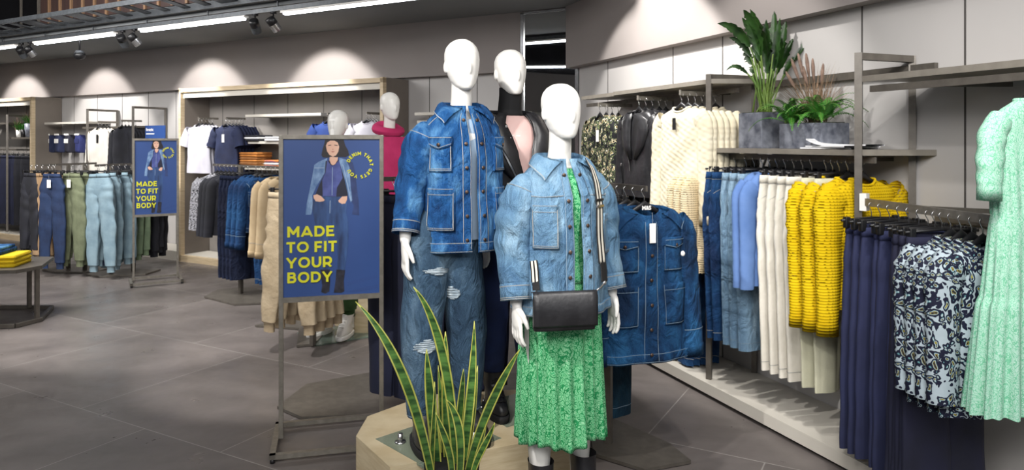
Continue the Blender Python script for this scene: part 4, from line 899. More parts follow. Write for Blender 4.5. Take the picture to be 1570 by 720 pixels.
def poster_stand(label, x0, y0, x1, y1, group, detail=True):
    L = math.hypot(x1-x0, y1-y0); rz = math.atan2(y1-y0, x1-x0)
    t = thing('poster_stand', label, 'poster stand', ((x0+x1)/2, (y0+y1)/2, 0), rz, group)
    f = .022; H0, H1 = .73, 1.585; hw = L/2
    mb = MB()
    for a in (-1, 1): mb.box((a*(hw-f/2), 0, H1/2+.02), (f, .03, H1-.04), M_metal2, bev=.003)
    mb.build('upright', t, smooth=False)
    mb = MB(); mb.box((0, 0, H1-f/2), (L-f*1.5, .03, f), M_metal2); mb.build('frame_rail', t, smooth=False)
    mb = MB(); mb.box((0, 0, H0+.012), (L-f*1.5, .03, .026), M_metal2); mb.build('frame_rail', t, smooth=False)
    mb = MB(); d = .2; hz = .032
    for a in (-1, 1):
        mb.box((0, a*d, hz), (L+.06, .028, .022), M_metal2); mb.box((a*(hw+.016), 0, hz), (.028, 2*d+.028, .022), M_metal2)
    mb.build('floor_frame', t, smooth=False)
    mb = MB()
    for a in (-1, 1):
        for b in (-1, 1): mb.tube([(a*(hw+.016), b*d, 0), (a*(hw+.016), b*d, .022)], .012, M_black, 10)
    mb.build('levelling_foot', t)
    pw = L-2*f; pz0, pz1 = H0+.025, H1-f; ph = pz1-pz0
    mb = MB(); mb.box((0, -.002, (pz0+pz1)/2), (pw, .006, ph), M_pbg); ps = mb.build('poster', t, smooth=False)
    # photograph coordinates of the print -> the print itself
    def uv(px, py):
        u = (px-437.5)/141; top = 212.5+u*.8; bot = 452.5-u*4.5; return (-pw/2+u*pw, pz1-(py-top)/(bot-top)*ph)
    mb = MB()
    for k, (mn, pl) in enumerate(FIG):
        q = [uv(*p) for p in pl]; q = [(max(-pw/2, min(pw/2, x)), max(pz0, min(pz1, z))) for x, z in q]; tri = earclip(q); yy = -.0056-.00012*k
        mb.add([(x, yy, z) for x, z in q], [tuple(tt) for tt in tri], PM[mn])
    mb.build('printed_figure', ps, smooth=False)
    mb = MB()
    for i, wd in enumerate(['MADE', 'TO FIT', 'YOUR', 'BODY']):
        xa = [443.5, 442, 442, 443.5][i]; xb = [511.5, 515, 508, 508][i]; yb = [361.5, 385, 408.5, 431][i]
        v, fc, W_ = glyphs(wd); A_ = uv(xa, yb); B_ = uv(xb, yb); Hh = uv(xa, yb-16.5)[1]-A_[1]; kx = (B_[0]-A_[0])/W_
        mb.add([(A_[0]+p[0]*kx, -.0088-k_*.000006, A_[1]+p[1]*Hh) for k_, p in enumerate(v)], fc, M_yel)
    mb.build('slogan_lettering', ps, smooth=False)
    mb = MB(); s = 'DENIM THAT GETS YOU'; cx, cz = uv(548.8, 252.8); r = (uv(548.8+15.2, 252)[0]-cx); hh = uv(500, 240)[1]-uv(500, 245.4)[1]
    tot = sum(GL[c][0]+.22 if c != ' ' else .55 for c in s); ang = math.radians(166); span = math.radians(325)
    for c in s:
        w_ = (GL[c][0]+.22 if c != ' ' else .55)/tot*span; ang -= w_/2
        if c != ' ':
            v, fc, W_ = glyphs(c, .16, .14); a = ang-PI/2; kk = hh*.9
            mb.add([(cx+math.cos(ang)*r+(p[0]-W_/2)*kk*math.cos(a)-p[1]*hh*math.sin(a), -.0088-k_*.00001, cz+math.sin(ang)*r+(p[0]-W_/2)*kk*math.sin(a)+p[1]*hh*math.cos(a)) for k_, p in enumerate(v)], fc, M_yel)
        ang -= w_/2
    mb.build('circle_lettering', ps, smooth=False)
    return t
a_ = P(427.5, 217, 3.63); b_ = P(588, 217, 3.76)
t1 = poster_stand('large metal poster stand with blue jeans poster, its top higher than the snake plant', a_[0], a_[1], b_[0], b_[1], None)
t1['label'] = 'nearer, larger stand with the blue poster, beside the mannequin in ripped jeans'
mb = MB(); mb.box((0, .0, 1.60), (.016, .012, .03), M_card); mb.tube([(0, 0, 1.61), (-.004, 0, 1.66)], .003, M_card); mb.tube([(0, 0, 1.61), (.006, 0, 1.66)], .003, M_card); mb.box((.0, 0, 1.664), (.03, .006, .01), M_card); mb.build('poster_clip', t1, smooth=False)
a_ = P(203, 217, 7.72); b_ = P(274, 217, 7.95)
poster_stand('farther, smaller stand with the blue poster, beside the pale blue joggers', a_[0], a_[1], b_[0], b_[1], None)

# ------------------------------------------------------------------ snake plant
M_leaf = plain('dark_snake_leaf', '234420', '56803c', rough=.32, scale=16, st=(.6, .6, 3.2), lo=.4, hi=.62, spec=.6)
M_edge = plain('yellow_leaf_margin', 'a9ab4b', 'bcbd62', rough=.35, scale=20)
pl = thing('snake_plant', 'tall snake plant with yellow-edged leaves in a dark pot in front of the plinth', 'plant', (-.22, 2.60, 0))
mb = MB(); mb.tube([(0, 0, 0), (0, 0, .02), (0, 0, .36), (0, 0, .375), (0, 0, .37)], [.075, .08, .10, .102, .088], M_blackm, 28); mb.build('pot', pl)
mb = MB(); mb.tube([(0, 0, .33), (0, 0, .345)], .09, plain('potting_soil', '2a211b', '3c3029', rough=.95, scale=60, bump=.8, bscale=90), 20); mb.build('soil', pl)
def sleaf(pts, w, face_=0, twist=0):
    c = np.array([(P(x, y, Y)) for x, y, Y in pts]); c[:, 0] += .22; c[:, 1] -= 2.60
    t_ = np.linspace(0, 1, len(c)); TT = np.linspace(0, 1, 30)
    from numpy.polynomial import polynomial as Pl
    dg = min(3, len(c)-1); cc = np.stack([Pl.polyval(TT, Pl.polyfit(t_, c[:, i], dg)) for i in range(3)], 1)
    tt = np.gradient(cc, axis=0); tt /= np.linalg.norm(tt, axis=1)[:, None]; G = []
    for i, q in enumerate(TT):
        ww = w*.88*(.62+.38*math.sin(min(1, q*1.6)*PI/2))*(1-max(0, (q-.55)/.45)**2.2); an = face_+twist*q
        nr = Vector((math.sin(an), -math.cos(an), 0)); s = Vector(tt[i]).cross(nr).normalized(); n = s.cross(Vector(tt[i])).normalized(); r = []
        for e in (-1, -.80, -.74, -.35, 0, .35, .74, .80, 1): r.append(Vector(cc[i])+s*ww*e*.5+n*ww*.16*(e*e))
        G.append(r)
    mb = MB(); mb.grid(np.array(G), M_leaf, mcol=lambda i, j: M_edge if i in (0, 1, 6, 7) or j > 27 else M_leaf)
    mb.build('leaf', pl, solid=.003)
base = 2.6
for pts, w, fc, tw in [
    ([(668, 760, 2.58), (655, 700, 2.52), (635, 620, 2.46), (598, 535, 2.42), (545, 462, 2.42)], .038, .5, -.3),
    ([(700, 760, 2.60), (697, 680, 2.60), (688, 590, 2.58), (668, 505, 2.54), (634, 440, 2.50)], .040, -.3, .4),
    ([(672, 760, 2.62), (668, 690, 2.62), (660, 610, 2.62), (654, 535, 2.62)], .044, .1, .1),
    ([(690, 760, 2.66), (686, 680, 2.66), (684, 590, 2.68), (683, 508, 2.70)], .040, -.2, .3),
    ([(705, 760, 2.63), (712, 690, 2.63), (722, 600, 2.64), (727, 492, 2.65)], .040, .2, -.3),
    ([(698, 760, 2.66), (700, 690, 2.67), (706, 620, 2.68), (711, 565, 2.70)], .034, .5, 0),
    ([(712, 760, 2.58), (722, 700, 2.54), (745, 640, 2.50), (768, 585, 2.47), (797, 536, 2.44)], .034, -.3, .3),
    ([(702, 760, 2.54), (706, 700, 2.50), (702, 650, 2.49), (684, 612, 2.48)], .034, .2, .2),
    ([(664, 760, 2.56), (662, 700, 2.55), (664, 650, 2.55), (667, 585, 2.56)], .030, .9, .2),
    ([(690, 760, 2.50), (692, 710, 2.46), (682, 670, 2.43), (668, 632, 2.41)], .028, -.2, .2),
    ([(716, 760, 2.62), (728, 705, 2.62), (738, 670, 2.62), (748, 622, 2.62)], .026, .4, 0),
    ([(722, 760, 2.55), (728, 715, 2.52), (744, 680, 2.50), (758, 648, 2.48)], .026, -.5, 0),
    ([(685, 760, 2.68), (682, 700, 2.70), (678, 640, 2.72), (672, 560, 2.74)], .030, .3, 0),
    ([(704, 760, 2.70), (714, 700, 2.72), (724, 640, 2.74), (732, 560, 2.78)], .030, -.4, 0)]:
    sleaf(pts, w, fc, tw)

# ------------------------------------------------------------------ right wall: shelving
def frame(Y, label, z1=1.965):
    px_ = 785+FPX*RW(Y, .36)[0]/Y
    for _ in range(30): fx, fy = RW(Y, .18)[0]+MX*.18, Y+MY*.18; Y += (785+FPX*fx/fy-px_)*.004
    t = thing('wall_frame', label, 'shelf frame', RW(Y, .18), 0); b = .032; o = RW(Y, .18)
    q = lambda d: (RW(Y, .18)[0]*0+MX*(d-.18), MY*(d-.18))
    f, r = q(.36), q(.015)
    mb = MB()
    mb.bar((f[0], f[1], .09), (f[0], f[1], z1), b, b, M_metal); mb.build('upright', t, smooth=False)
    mb = MB(); mb.bar((r[0], r[1], .09), (r[0], r[1], z1), b, b, M_metal); mb.build('upright', t, smooth=False)
    mb = MB(); mb.bar((f[0], f[1], z1-b/2), (r[0], r[1], z1-b/2), b, b, M_metal); mb.bar((f[0], f[1], .42), (r[0], r[1], .42), b, b, M_metal); mb.build('cross_bar', t, smooth=False)
    return t
YF1, YF2 = ry(1087, .36), ry(1316, .36)
frame(YF1, 'tall bronze metal side frame of the wall shelving, left of the large leafy plant'); frame(YF2, 'tall bronze metal side frame of the wall shelving, between the yellow sweaters and the navy trousers')
def rshelf(Ya, Yb, z, d0, d1, label, th=.028):
    mb = MB(); mb.prism(rpoly(Ya, Yb, d0, d1), z-th, z, M_shelf_lit); o = mb.build('wall_shelf', smooth=False); return tag(o, label, 'shelf')
rshelf(YF1-.02, ry(940, .36), 1.935, .0, .36, 'long grey metal top shelf above the leather jackets and cable knit sweaters')
rshelf(ry(939, .36), ry(891, .36), 1.93, .0, .36, 'short dark top shelf section above the patterned blouses beside the wall corner')
rshelf(YF2+.02, YF1-.02, 1.512, .0, .36, 'metal shelf that carries the grey planters and papers')
rshelf(1.6, YF2-.02, 1.855, .0, .36, 'long grey metal top shelf above the pale green dress')
def rbar(Ya, Yb, z, d, label, name='hanging_rail', ht=.03):
    mb = MB(); mb.bar(RW(Ya, d, z), RW(Yb, d, z), .014, ht, M_metal); 
    n = 3
    for k in range(n):
        Y = Ya+(Yb-Ya)*(k+.5)/n; mb.bar(RW(Y, d, z), RW(Y, 0.0, z), .012, .02, M_metal)
    return tag(mb.build(name, smooth=False), label, 'rail')
rbar(YF2+.03, YF1+.25, 1.462, .26, 'steel hanging rail under the planter shelf, carrying jeans and sweaters')
rbar(1.7, ry(1335, .34), 1.793, .34, 'bronze hanging rail under the top shelf, carrying the pale green dress')
rbar(YF1+.05, ry(900, .16), 1.872, .16, 'grey rail under the top shelf that the face-out arms are hooked on')
def arm(px, d0, z, label, L=.3):
    Y = ry(px, d0); f = RW(Y, d0, z); r = (f[0]-MX*L, f[1]-MY*L, z); mb = MB(); mb.bar(f, r, .012, .028, M_metal2); mb.bar((f[0], f[1], z+.02), (f[0], f[1], z-.014), .014, .014, M_metal2)
    tag(mb.build('face_out_arm', smooth=False), label, 'arm'); return f
for Ya, Yb, z_, lb in ((YF2, YF1, 1.90, 'dark metal bar along the wall behind the planters, between the two side frames'), (YF2, YF1, .42, 'low dark metal bar along the wall beneath the white jeans'), (1.9, YF2, 1.20, 'dark metal bar along the wall behind the navy trousers')):
    mb = MB(); mb.bar(RW(Ya, .02, z_), RW(Yb, .02, z_), .025, .04, M_metal); tag(mb.build('wall_bar', smooth=False), lb, 'bar')
fa = arm(1043, .43, 1.86, 'short metal arm above the cable knit sweaters'); fb = arm(978, .40, 1.86, 'short metal arm above the black leather jackets'); fc = arm(918, .40, 1.84, 'short metal arm above the patterned blouses')
fd = arm(1036, .36, 1.20, 'low short metal arm above the half hidden blue jeans')
def alongarm(f, n, step=.05, off=.01): return [(f[0]-MX*(off+step*k), f[1]-MY*(off+step*k), f[2]) for k in range(n)]
RO = face(MX, MY); RV = face(VX, VY)
# cable knit sweaters
K_cable = knit('cream_cable_knit', 'd2c8ae', 'dcd4be', cable=True)
K_crochet = knit('cream_crochet_knit', 'c2af8c', 'cdbd9e', 62, 72, True, .3); K_yellow = knit('yellow_crochet_knit', 'c9a60a', 'd6b414', 62, 72, True, .35)
pr = new('cable_knit_sweater', 'sweater'); g_top(pr, K_cable, .20, .66, .21, .60, (.07, .048), 'crew', K_cable, 3, .007, .5, .035, d=.03)
tagp = copy_tree(pr); USED.add(tagp.name); tagcard(tagp, -.01, -.055, -.16, .03, .075, M_black)
tagp.location = alongarm(fa, 1)[0]; tagp.rotation_euler.z = RO+.12; tagp['label'] = 'frontmost cream cable knit sweater with a dark hang tag, facing the aisle'; tagp['group'] = 'cream cable knit sweaters'; put_hanger('shirt', alongarm(fa, 1)[0], RO+.1, 'cream cable knit sweaters')
row(pr, alongarm(fa, 6, .052)[1:], RO, '', '', 'cream cable knit sweaters', labels=['cream cable knit sweater, '+o+' behind the one with the dark hang tag' for o in ORD[:5]], what='cream cable knit sweaters', seed=2)
# leather jackets
pr = new('leather_jacket', 'jacket'); T = g_top(pr, M_lea, .215, .60, .205, .60, (.068, .048), 'collar', None, 4, .008, .55, .05, d=.034, wr=.08)
mb = MB(); zipper(T, pr, [(-.7, -.26), (-.3, -.36), (-.12, -.52)], .008); zipper(T, pr, [(-.9, -.48), (-.7, -.60)], .008)
for s in (-1, 1):
    mb = MB(); zz = np.array([-.11, -.16, -.24, -.34, -.44]); G = np.array([[T.pt(s*(.05+k*a_), q, .008+.008*math.sin(k*PI)) for k in (0, .4, .75, 1)] for a_, q in zip([.6, .95, .9, .6, .1], zz)]); mb.grid(G, M_lea, flip=s < 0); mb.build('lapel', pr, solid=.003)
row(pr, alongarm(fb, 5, .056), RO, '', '', 'black leather jackets on the wall', labels=['frontmost black leather jacket with silver zips under the wall shelf']+['black leather jacket, '+o+' behind the frontmost one' for o in ORD[:4]], what='black leather jackets', seed=3)
# patterned blouses
M_leo = prints('leopard_brushstroke_print', [(0, '15161a'), (.23, 'c9b06a'), (.30, 'd8d6c8'), (.36, '15161a'), (.52, '7f8a5e'), (.58, '131418')], 26, 1.4)
pr = new('patterned_blouse', 'blouse'); g_top(pr, M_leo, .205, .66, .225, .56, (.07, .045), 'collar', None, 6, .009, .5, .05)
tg = copy_tree(pr); USED.add(tg.name); tagcard(tg, .05, -.05, -.20, .045, .09); tg.location = alongarm(fc, 1)[0]; tg.rotation_euler.z = RO; tg['label'] = 'frontmost black blouse with gold brushstroke print and a white tag'; tg['group'] = 'black and gold print blouses'; put_hanger('shirt', alongarm(fc, 1)[0], RO, 'black and gold print blouses')
row(pr, alongarm(fc, 4, .055)[1:], RO, '', '', 'black and gold print blouses', labels=['black blouse with gold brushstroke print, '+o+' behind the one with the white tag' for o in ORD[:3]], what='black and gold print blouses')
# jeans low under the sweaters
pj = new('blue_jeans', 'jeans'); g_trouser(pj, D_blue, .175, 1.0, (.085, .068), st=M_thread, seed=2, rise=.22)
row(pj, alongarm(fd, 5, .05), RO, '', '', 'blue jeans low on the wall', 'trouser', labels=['blue jeans on the low arm under the cable knit sweaters, '+x for x in ('frontmost', 'second in', 'third in', 'fourth in', 'nearest the wall')], what='the low blue jeans')
# middle section
dl = .26
def rr_(Ys, z=1.462, d=dl): return [RW(Y, d, z) for Y in Ys]
pr = new('crochet_sweater', 'sweater'); g_top(pr, K_crochet, .20, .62, .215, .55, (.07, .048), 'crew', None, 5, .008, .5, .045)
row(pr, rr_([4.46, 4.53, 4.59]), RV, '', '', 'cream crochet sweaters', labels=['cream crochet sweater beside the dark blue jeans, '+x for x in ('nearest the jeans', 'middle of three', 'farthest from the jeans')], what='cream crochet sweaters')
pn = new('navy_trousers', 'trousers'); M_navy = plain('navy_crepe', '13172c', '1b203a', rough=.85, scale=4, bump=.15, bscale=18); g_trouser(pn, M_navy, .17, 1.02, (.10, .10), seed=5, st=None, wr=.02)
row(pn, rr_([4.66]), RV, 'navy trousers', 'farthest along the rail, behind the cream crochet sweaters', 'navy trousers behind the crochet', 'trouser')
row(pj, rr_([4.30, 4.36]), RV, '', '', 'dark blue jeans on the wall rail', 'trouser', labels=['dark blue jeans between the cream crochet sweaters and the washed jeans, nearer pair', 'dark blue jeans between the cream crochet sweaters and the washed jeans, pair touching the crochet'], what='dark blue jeans', seed=3)
ps = new('washed_jeans', 'jeans'); g_trouser(ps, D_sky, .18, 1.0, (.088, .072), st=M_thread2, seed=4, rise=.23)
row(ps, rr_([4.08, 4.145, 4.21]), RV, '', '', 'washed pale blue jeans', 'trouser', labels=['washed pale blue jeans, '+x for x in ('pair touching the light blue shirts', 'middle pair of three', 'pair touching the dark blue jeans')], seed=4)
M_cham = plain('light_blue_chambray', '4d6da3', '5d7db3', rough=.8, scale=6, bump=.15, bscale=30)
pr = new('chambray_shirt', 'shirt'); g_top(pr, M_cham, .195, .60, .20, .55, (.062, .042), 'collar', None, 8, .007, .45, .03)
row(pr, rr_([3.97, 4.025]), RV, '', '', 'light blue shirts', labels=['plain light blue shirt beside the white jeans', 'plain light blue shirt beside the washed pale jeans'])
M_whd = plain('white_denim', 'cbc6ba', 'd6d1c6', rough=.85, scale=8, bump=.3, bscale=40)
pr = new('white_jeans', 'jeans'); g_trouser(pr, M_whd, .18, 1.05, (.09, .078), st=M_thread, seed=6, rise=.24)
row(pr, rr_([3.73, 3.79, 3.85, 3.91]), RV, '', '', 'white jeans', 'trouser', labels=['white jeans, '+x for x in ('pair touching the yellow sweaters', 'second pair from the yellow sweaters', 'third pair from the yellow sweaters', 'pair touching the light blue shirts')], seed=6)
M_stone2 = plain('pale_stone_cotton', 'bab89f', 'c6c4ac', rough=.85, scale=6, bump=.2)
pr = new('stone_trousers', 'trousers'); g_trouser(pr, M_stone2, .17, 1.05, (.085, .07), seed=9)
row(pr, rr_([3.56, 3.64]), RV, '', '', 'stone trousers', 'trouser', labels=['pale stone trousers showing under the frontmost yellow sweater', 'pale stone trousers showing beside the hems of the white jeans'])
pr = new('yellow_sweater', 'sweater'); g_top(pr, K_yellow, .20, .60, .215, .60, (.088, .056), 'crew', K_yellow, 7, .012, .5, .03, d=.03, wr=.09)
row(pr, rr_([3.43, 3.51, 3.60]), RV, '', '', 'yellow crochet sweaters', labels=['frontmost yellow crochet sweater, beside the upright frame', 'middle one of the three yellow crochet sweaters', 'yellow crochet sweater touching the white jeans'], seed=7)
# planters and papers
def planter(c, w, d, h, label, name='zinc_planter'):
    t = thing(name, label, 'planter', c, RR); mb = MB(); e = .012
    mb.box((0, 0, h/2), (w, d, h), M_stone, bev=.004); mb.build('pot', t, smooth=False)
    mb = MB(); mb.box((0, 0, h-.002), (w-.03, d-.03, .012), plain('dark_moss', '20241a', '343a28', rough=.95, scale=40)); mb.build('soil', t, smooth=False); return t
def blades(mb, rnd, n, c, h, w, m, spread=.3, bend=.5, steps=9, hl=(.6, 1), prof=None, fold=.12, minx=None):
    for k in range(n):
        a = rnd.uniform(0, 2*PI); L = h*rnd.uniform(*hl); lean = spread*rnd.random(); p = np.array([c[0]+rnd.uniform(-.04, .04), c[1]+rnd.uniform(-.04, .04), c[2]]); d = np.array([math.cos(a)*lean, math.sin(a)*lean, 1.0]); d /= np.linalg.norm(d); R = []
        for i in range(steps+1):
            q = i/steps; dd = np.array([math.cos(a), math.sin(a), 0]); d = d+dd*bend*.09*(1+q)-np.array([0, 0, bend*.05*q*2]); d /= np.linalg.norm(d); s = np.cross(d, [math.cos(a+.3), math.sin(a+.3), .001]); s /= np.linalg.norm(s); n_ = np.cross(s, d)
            ww = w*(prof(q) if prof else (1-q**2)); R.append([p-s*ww/2+n_*ww*fold, p, p+s*ww/2+n_*ww*fold]); p = p+d*L/steps
        mb.grid(np.array(R), m)
M_gleaf = plain('deep_green_leaf', '142a0f', '2a4a1b', rough=.4, scale=14); M_fern = plain('bright_fern_green', '245f1b', '43862c', rough=.5, scale=20); M_stem = plain('green_stalk', '4d6a2a', '6b8238', rough=.5)
M_grass = plain('dry_grass', '6f5a4a', '94795f', rough=.8, scale=20); M_plume = plain('dusty_pink_plume', '6b574d', '8a7265', rough=.95, scale=30)
Yp = ry(1171, .20); pt_ = planter(RW(Yp, .20, 1.512), .20, .20, .205, 'taller square zinc planter holding the large leafy plant')
big = thing('leafy_plant', 'large dark green plant with long notched leaves in the taller zinc planter', 'plant', RW(Yp, .20, 1.725), RR)
ox, oy, _ = RW(Yp, .20)
def pxl(px, py, dd=0):       # a point of the plant, at the planter's distance
    Y = Yp+dd; q = P(px, py, Y); x, y = q[0]-ox, q[1]-oy; cs, sn = math.cos(-RR), math.sin(-RR); return (x*cs-y*sn, x*sn+y*cs, q[2]-1.725)
def bleaf(tip, mid, basep, w, k, wav=.42, start=.38):
    mb = MB(); a, b, c = (np.array(q) for q in (basep, mid, tip)); R = []; n = 34
    st = []
    for i in range(n+1):
        t = i/n; p = a*(1-t)**2+2*b*t*(1-t)+c*t*t; tg = 2*(1-t)*(b-a)+2*t*(c-b); tg = tg/np.linalg.norm(tg)
        vd = np.array([.3, -.9, .1]); s = np.cross(tg, vd); s /= np.linalg.norm(s); nn = np.cross(s, tg)
        if t < start: st.append(Vector(p)); continue
        u = (t-start)/(1-start); ww = w*math.sin(PI*min(1, u**.75))**.8*(1+wav*math.sin(u*46+k)*(.5+.5*math.sin(u*17+k)))+.003
        R.append([p-s*ww/2+nn*ww*.18, p-s*ww*.25+nn*ww*.05, p, p+s*ww*.25+nn*ww*.05, p+s*ww/2+nn*ww*.18])
    if len(st) > 1: mb.tube(st+[Vector(R[0][2])], .0045, M_stem, 6)
    mb.grid(np.array(R), M_gleaf); mb.build('leaf', big)
bp = lambda: (random.uniform(-.04, .04), random.uniform(-.04, .04), -.01)
random.seed(3)
LV = [((1100, 36), (1165, 40), .055, .5), ((1118, 58), (1160, 60), .04, .5), ((1140, 15), (1172, 45), .075, .4), ((1138, 27), (1165, 60), .05, .4), ((1187, 17), (1190, 70), .055, .35), ((1150, 14), (1180, 60), .06, .35), ((1205, 32), (1198, 80), .06, .4), ((1196, 28), (1190, 90), .05, .4),
      ((1253, 48), (1222, 75), .028, .5), ((1114, 108), (1140, 80), .022, .45), ((1140, 86), (1150, 70), .05, .5), ((1168, 108), (1150, 40), .05, .5), ((1216, 58), (1205, 90), .045, .4), ((1175, 30), (1176, 80), .06, .35), ((1160, 110), (1145, 85), .035, .5), ((1182, 60), (1188, 110), .04, .3), ((1225, 90), (1210, 80), .035, .4)]
for k, (tp, md, w_, st_) in enumerate(LV):
    dd = random.uniform(-.08, .08); bleaf(pxl(*tp, dd), pxl(md[0], md[1], dd*.5), bp(), w_, k, start=st_)
mb = MB(); rnd = random.Random(5)
for k in range(16): a = rnd.uniform(0, 2*PI); mb.tube([(rnd.uniform(-.05, .05), rnd.uniform(-.05, .05), -.01), (math.cos(a)*.04, math.sin(a)*.04, .15), (math.cos(a)*.07, math.sin(a)*.07, rnd.uniform(.2, .34))], [.005, .004, .003], M_stem, 6)
mb.build('stalks', big)
Yq = ry(1247, .20); planter(RW(Yq, .20, 1.512), .30, .19, .135, 'lower long zinc planter holding the ferns and dry grass')
gr = thing('dry_grass_plant', 'tuft of dry brown grass with dusty pink plumes behind the green ferns', 'plant', RW(Yq+.06, .14, 1.64), RR)
mb = MB(); rnd = random.Random(8); blades(mb, rnd, 230, (0, 0, 0), .38, .0035, M_grass, .9, .35, 7); mb.build('grass_blades', gr)
for k, (px, py) in enumerate([(1214, 92), (1224, 84), (1206, 112), (1246, 92), (1232, 104), (1262, 100), (1236, 84)]):
    q = P(px, py, Yq+.05); ox2, oy2, _ = RW(Yq+.06, .14); x, y = q[0]-ox2, q[1]-oy2; cs, sn = math.cos(-RR), math.sin(-RR); e = Vector((x*cs-y*sn, x*sn+y*cs, q[2]-1.64)); b0 = Vector((e.x*.2, e.y*.2, 0)); m_ = b0.lerp(e, .6)+Vector((0, 0, .02)); mb = MB(); mb.tube([b0, m_], .0018, M_grass, 5)
    dr_ = (e-b0).normalized(); mb.tube([m_, m_.lerp(e, .3), m_.lerp(e, .7), e, e+dr_*.01], [.003, .008, .010, .006, .002], M_plume, 10); mb.build('plume', gr)
def fern(label, loc, n, L, seed, m=M_fern):
    t = thing('fern', label, 'plant', loc, RR); rnd = random.Random(seed)
    for g in range(n):
        mb = MB(); a = rnd.uniform(0, 2*PI); Lh = L*rnd.uniform(.7, 1.05); p = np.array([rnd.uniform(-.03, .03), rnd.uniform(-.03, .03), 0.]); up = rnd.uniform(.7, 2.6); d = np.array([math.cos(a), math.sin(a), up]); d /= np.linalg.norm(d); N = 22; S = [p.copy()]
        for i in range(N):
            q = i/N; d = d-np.array([0, 0, .06+.07*q]); d /= np.linalg.norm(d); p2 = p+d*Lh/N; s = np.cross(d, [0, 0, 1.]); s /= np.linalg.norm(s)+1e-6; w_ = .036*(1-q)**.7*min(1, q*6+.2)
            for sg in (-1, 1):
                e = p2+s*sg*w_+d*w_*.35-np.array([0, 0, w_*.25]); ww = d*Lh/N*.24
                mb.add([p2-ww, p2+s*sg*w_*.5+d*w_*.1-ww*1.1, e, p2+s*sg*w_*.5+d*w_*.2+ww*1.1, p2+ww], [(0, 1, 2, 3, 4)], m)
            p = p2; S.append(p.copy())
        mb.tube([Vector(x) for x in S], .0013, M_stem, 4); mb.build('frond', t, smooth=False)
fern('green fern spilling over the front of the lower zinc planter', RW(Yq+.08, .25, 1.65), 30, .25, 2)
fern('green fern standing at the upright frame end of the lower zinc planter', RW(Yq-.08, .22, 1.66), 28, .27, 5, plain('mid_fern_green', '2b6a20', '4d9236', rough=.5, scale=20))
M_paper = plain('white_paper', 'dcdcde', 'e6e6e8', rough=.7)
for k, (d_, h_, r_, lb) in enumerate([(.24, .0, .1, 'bottom sheets of the pile of white papers on the planter shelf'), (.25, .009, -.15, 'middle sheets of the pile of white papers on the planter shelf'), (.23, .018, .3, 'curled top sheet of the white papers on the planter shelf')]):
    c = RW(ry(1285, d_)-.02*k, d_, 1.513+h_); mb = MB(); xs = np.linspace(-.15, .15, 12)
    Gz = [(.008 if k < 2 else .006)*1.0+(.028*max(0, (-x-.05)/.1)**2 if k == 2 else 0) for x in xs]
    G1 = np.array([[(x, yy, zq) for x, zq in zip(xs, Gz)] for yy in (-.10, .10)]); G0 = G1.copy(); G0[..., 2] -= .007
    mb.grid(G1, M_paper); mb.grid(G0, M_paper, flip=True)
    for e_ in (0, 1): mb.grid(np.array([G0[e_], G1[e_]]), M_paper, flip=bool(e_))
    tag(mb.build('paper_sheets', loc=c, rz=RR+r_), lb, 'papers', 'papers on the shelf')

# ------------------------------------------------------------------ right rack: navy trousers, print blouses, dress
q0 = Vector((1.632, 3.30, 1.272)); q1 = Vector((1.775, 2.60, 1.262)); RD = (q1-q0).normalized()
rt = thing('wall_rail', 'low chrome rail carrying the navy trousers and floral blouses', 'rail', (0, 0, 0))
mb = MB(); mb.bar(q0, q1, .014, .034, M_metal2); mb.build('rail_bar', rt, smooth=False)
for f in (.35, .95): 
    p = q0.lerp(q1, f); e = Vector(RW(p.y, 0.0)); mb = MB(); mb.bar(p, (e.x, e.y, p.z-.02), .014, .02, M_metal); mb.build('bracket', rt, smooth=False)
mb = MB(); mb.bar((q0.x+.02, q0.y+.02, 1.27), (q0.x-.01, q0.y-.01, 1.27), .03, .08, M_card); mb.build('size_ticket', rt, smooth=False)
rf = face(RD.x, RD.y)
def onr(fs): return [tuple(q0.lerp(q1, f)+Vector((0, 0, .0))) for f in fs]
M_navy2 = plain('ink_navy_crepe', '1a1f3d', '242a4d', rough=.85, scale=4, bump=.2, bscale=16)
pr = new('navy_wide_trousers', 'trousers'); g_trouser(pr, M_navy2, .15, 1.0, (.098, .105), seed=5, wr=.025, d=.016, vfold=.05)
labs = ['navy wide-leg trousers nearest the upright frame']+['navy wide-leg trousers, '+o+' from the upright frame' for o in ('second', 'third', 'fourth', 'fifth', 'sixth')]
row(pr, onr([.07, .15, .23, .31, .39, .47]), rf+.12, '', '', 'navy wide-leg trousers', 'trouser', labels=labs, jit=.1, seed=9)
M_flor = prints('navy_floral_print', [(0, '14172e'), (.16, 'b8a93c'), (.20, '14172e'), (.25, 'b6c0c4'), (.31, '5f8f96'), (.35, '14172e'), (.62, 'aab8c0')], 34, 1.8)
pr = new('floral_blouse', 'blouse'); g_top(pr, M_flor, .175, .62, .20, .50, (.08, .062), 'crew', None, 9, .012, .5, .03, wr=.09)
row(pr, onr([.70, .77, .84, .91]), rf+.05, '', '', 'navy floral blouses', labels=['navy blouse with white and yellow floral print touching the navy trousers', 'second navy floral blouse from the navy trousers', 'third navy floral blouse from the navy trousers', 'navy floral blouse hanging next to the pale green dress'], seed=3)
pr2 = new('dark_navy_trousers', 'trousers'); g_trouser(pr2, plain('dark_ink_crepe', '141629', '1b1d38', rough=.85, scale=4), .17, 1.06, (.11, .125), seed=7, wr=.02)
row(pr2, onr([.54, .59, .64]), rf, '', '', 'dark navy trousers behind the blouses', 'trouser', labels=['dark navy wide trousers next to the paler navy trousers', 'dark navy wide trousers, middle pair of three behind the blouses', 'dark navy wide trousers right behind the floral blouses'], seed=4)
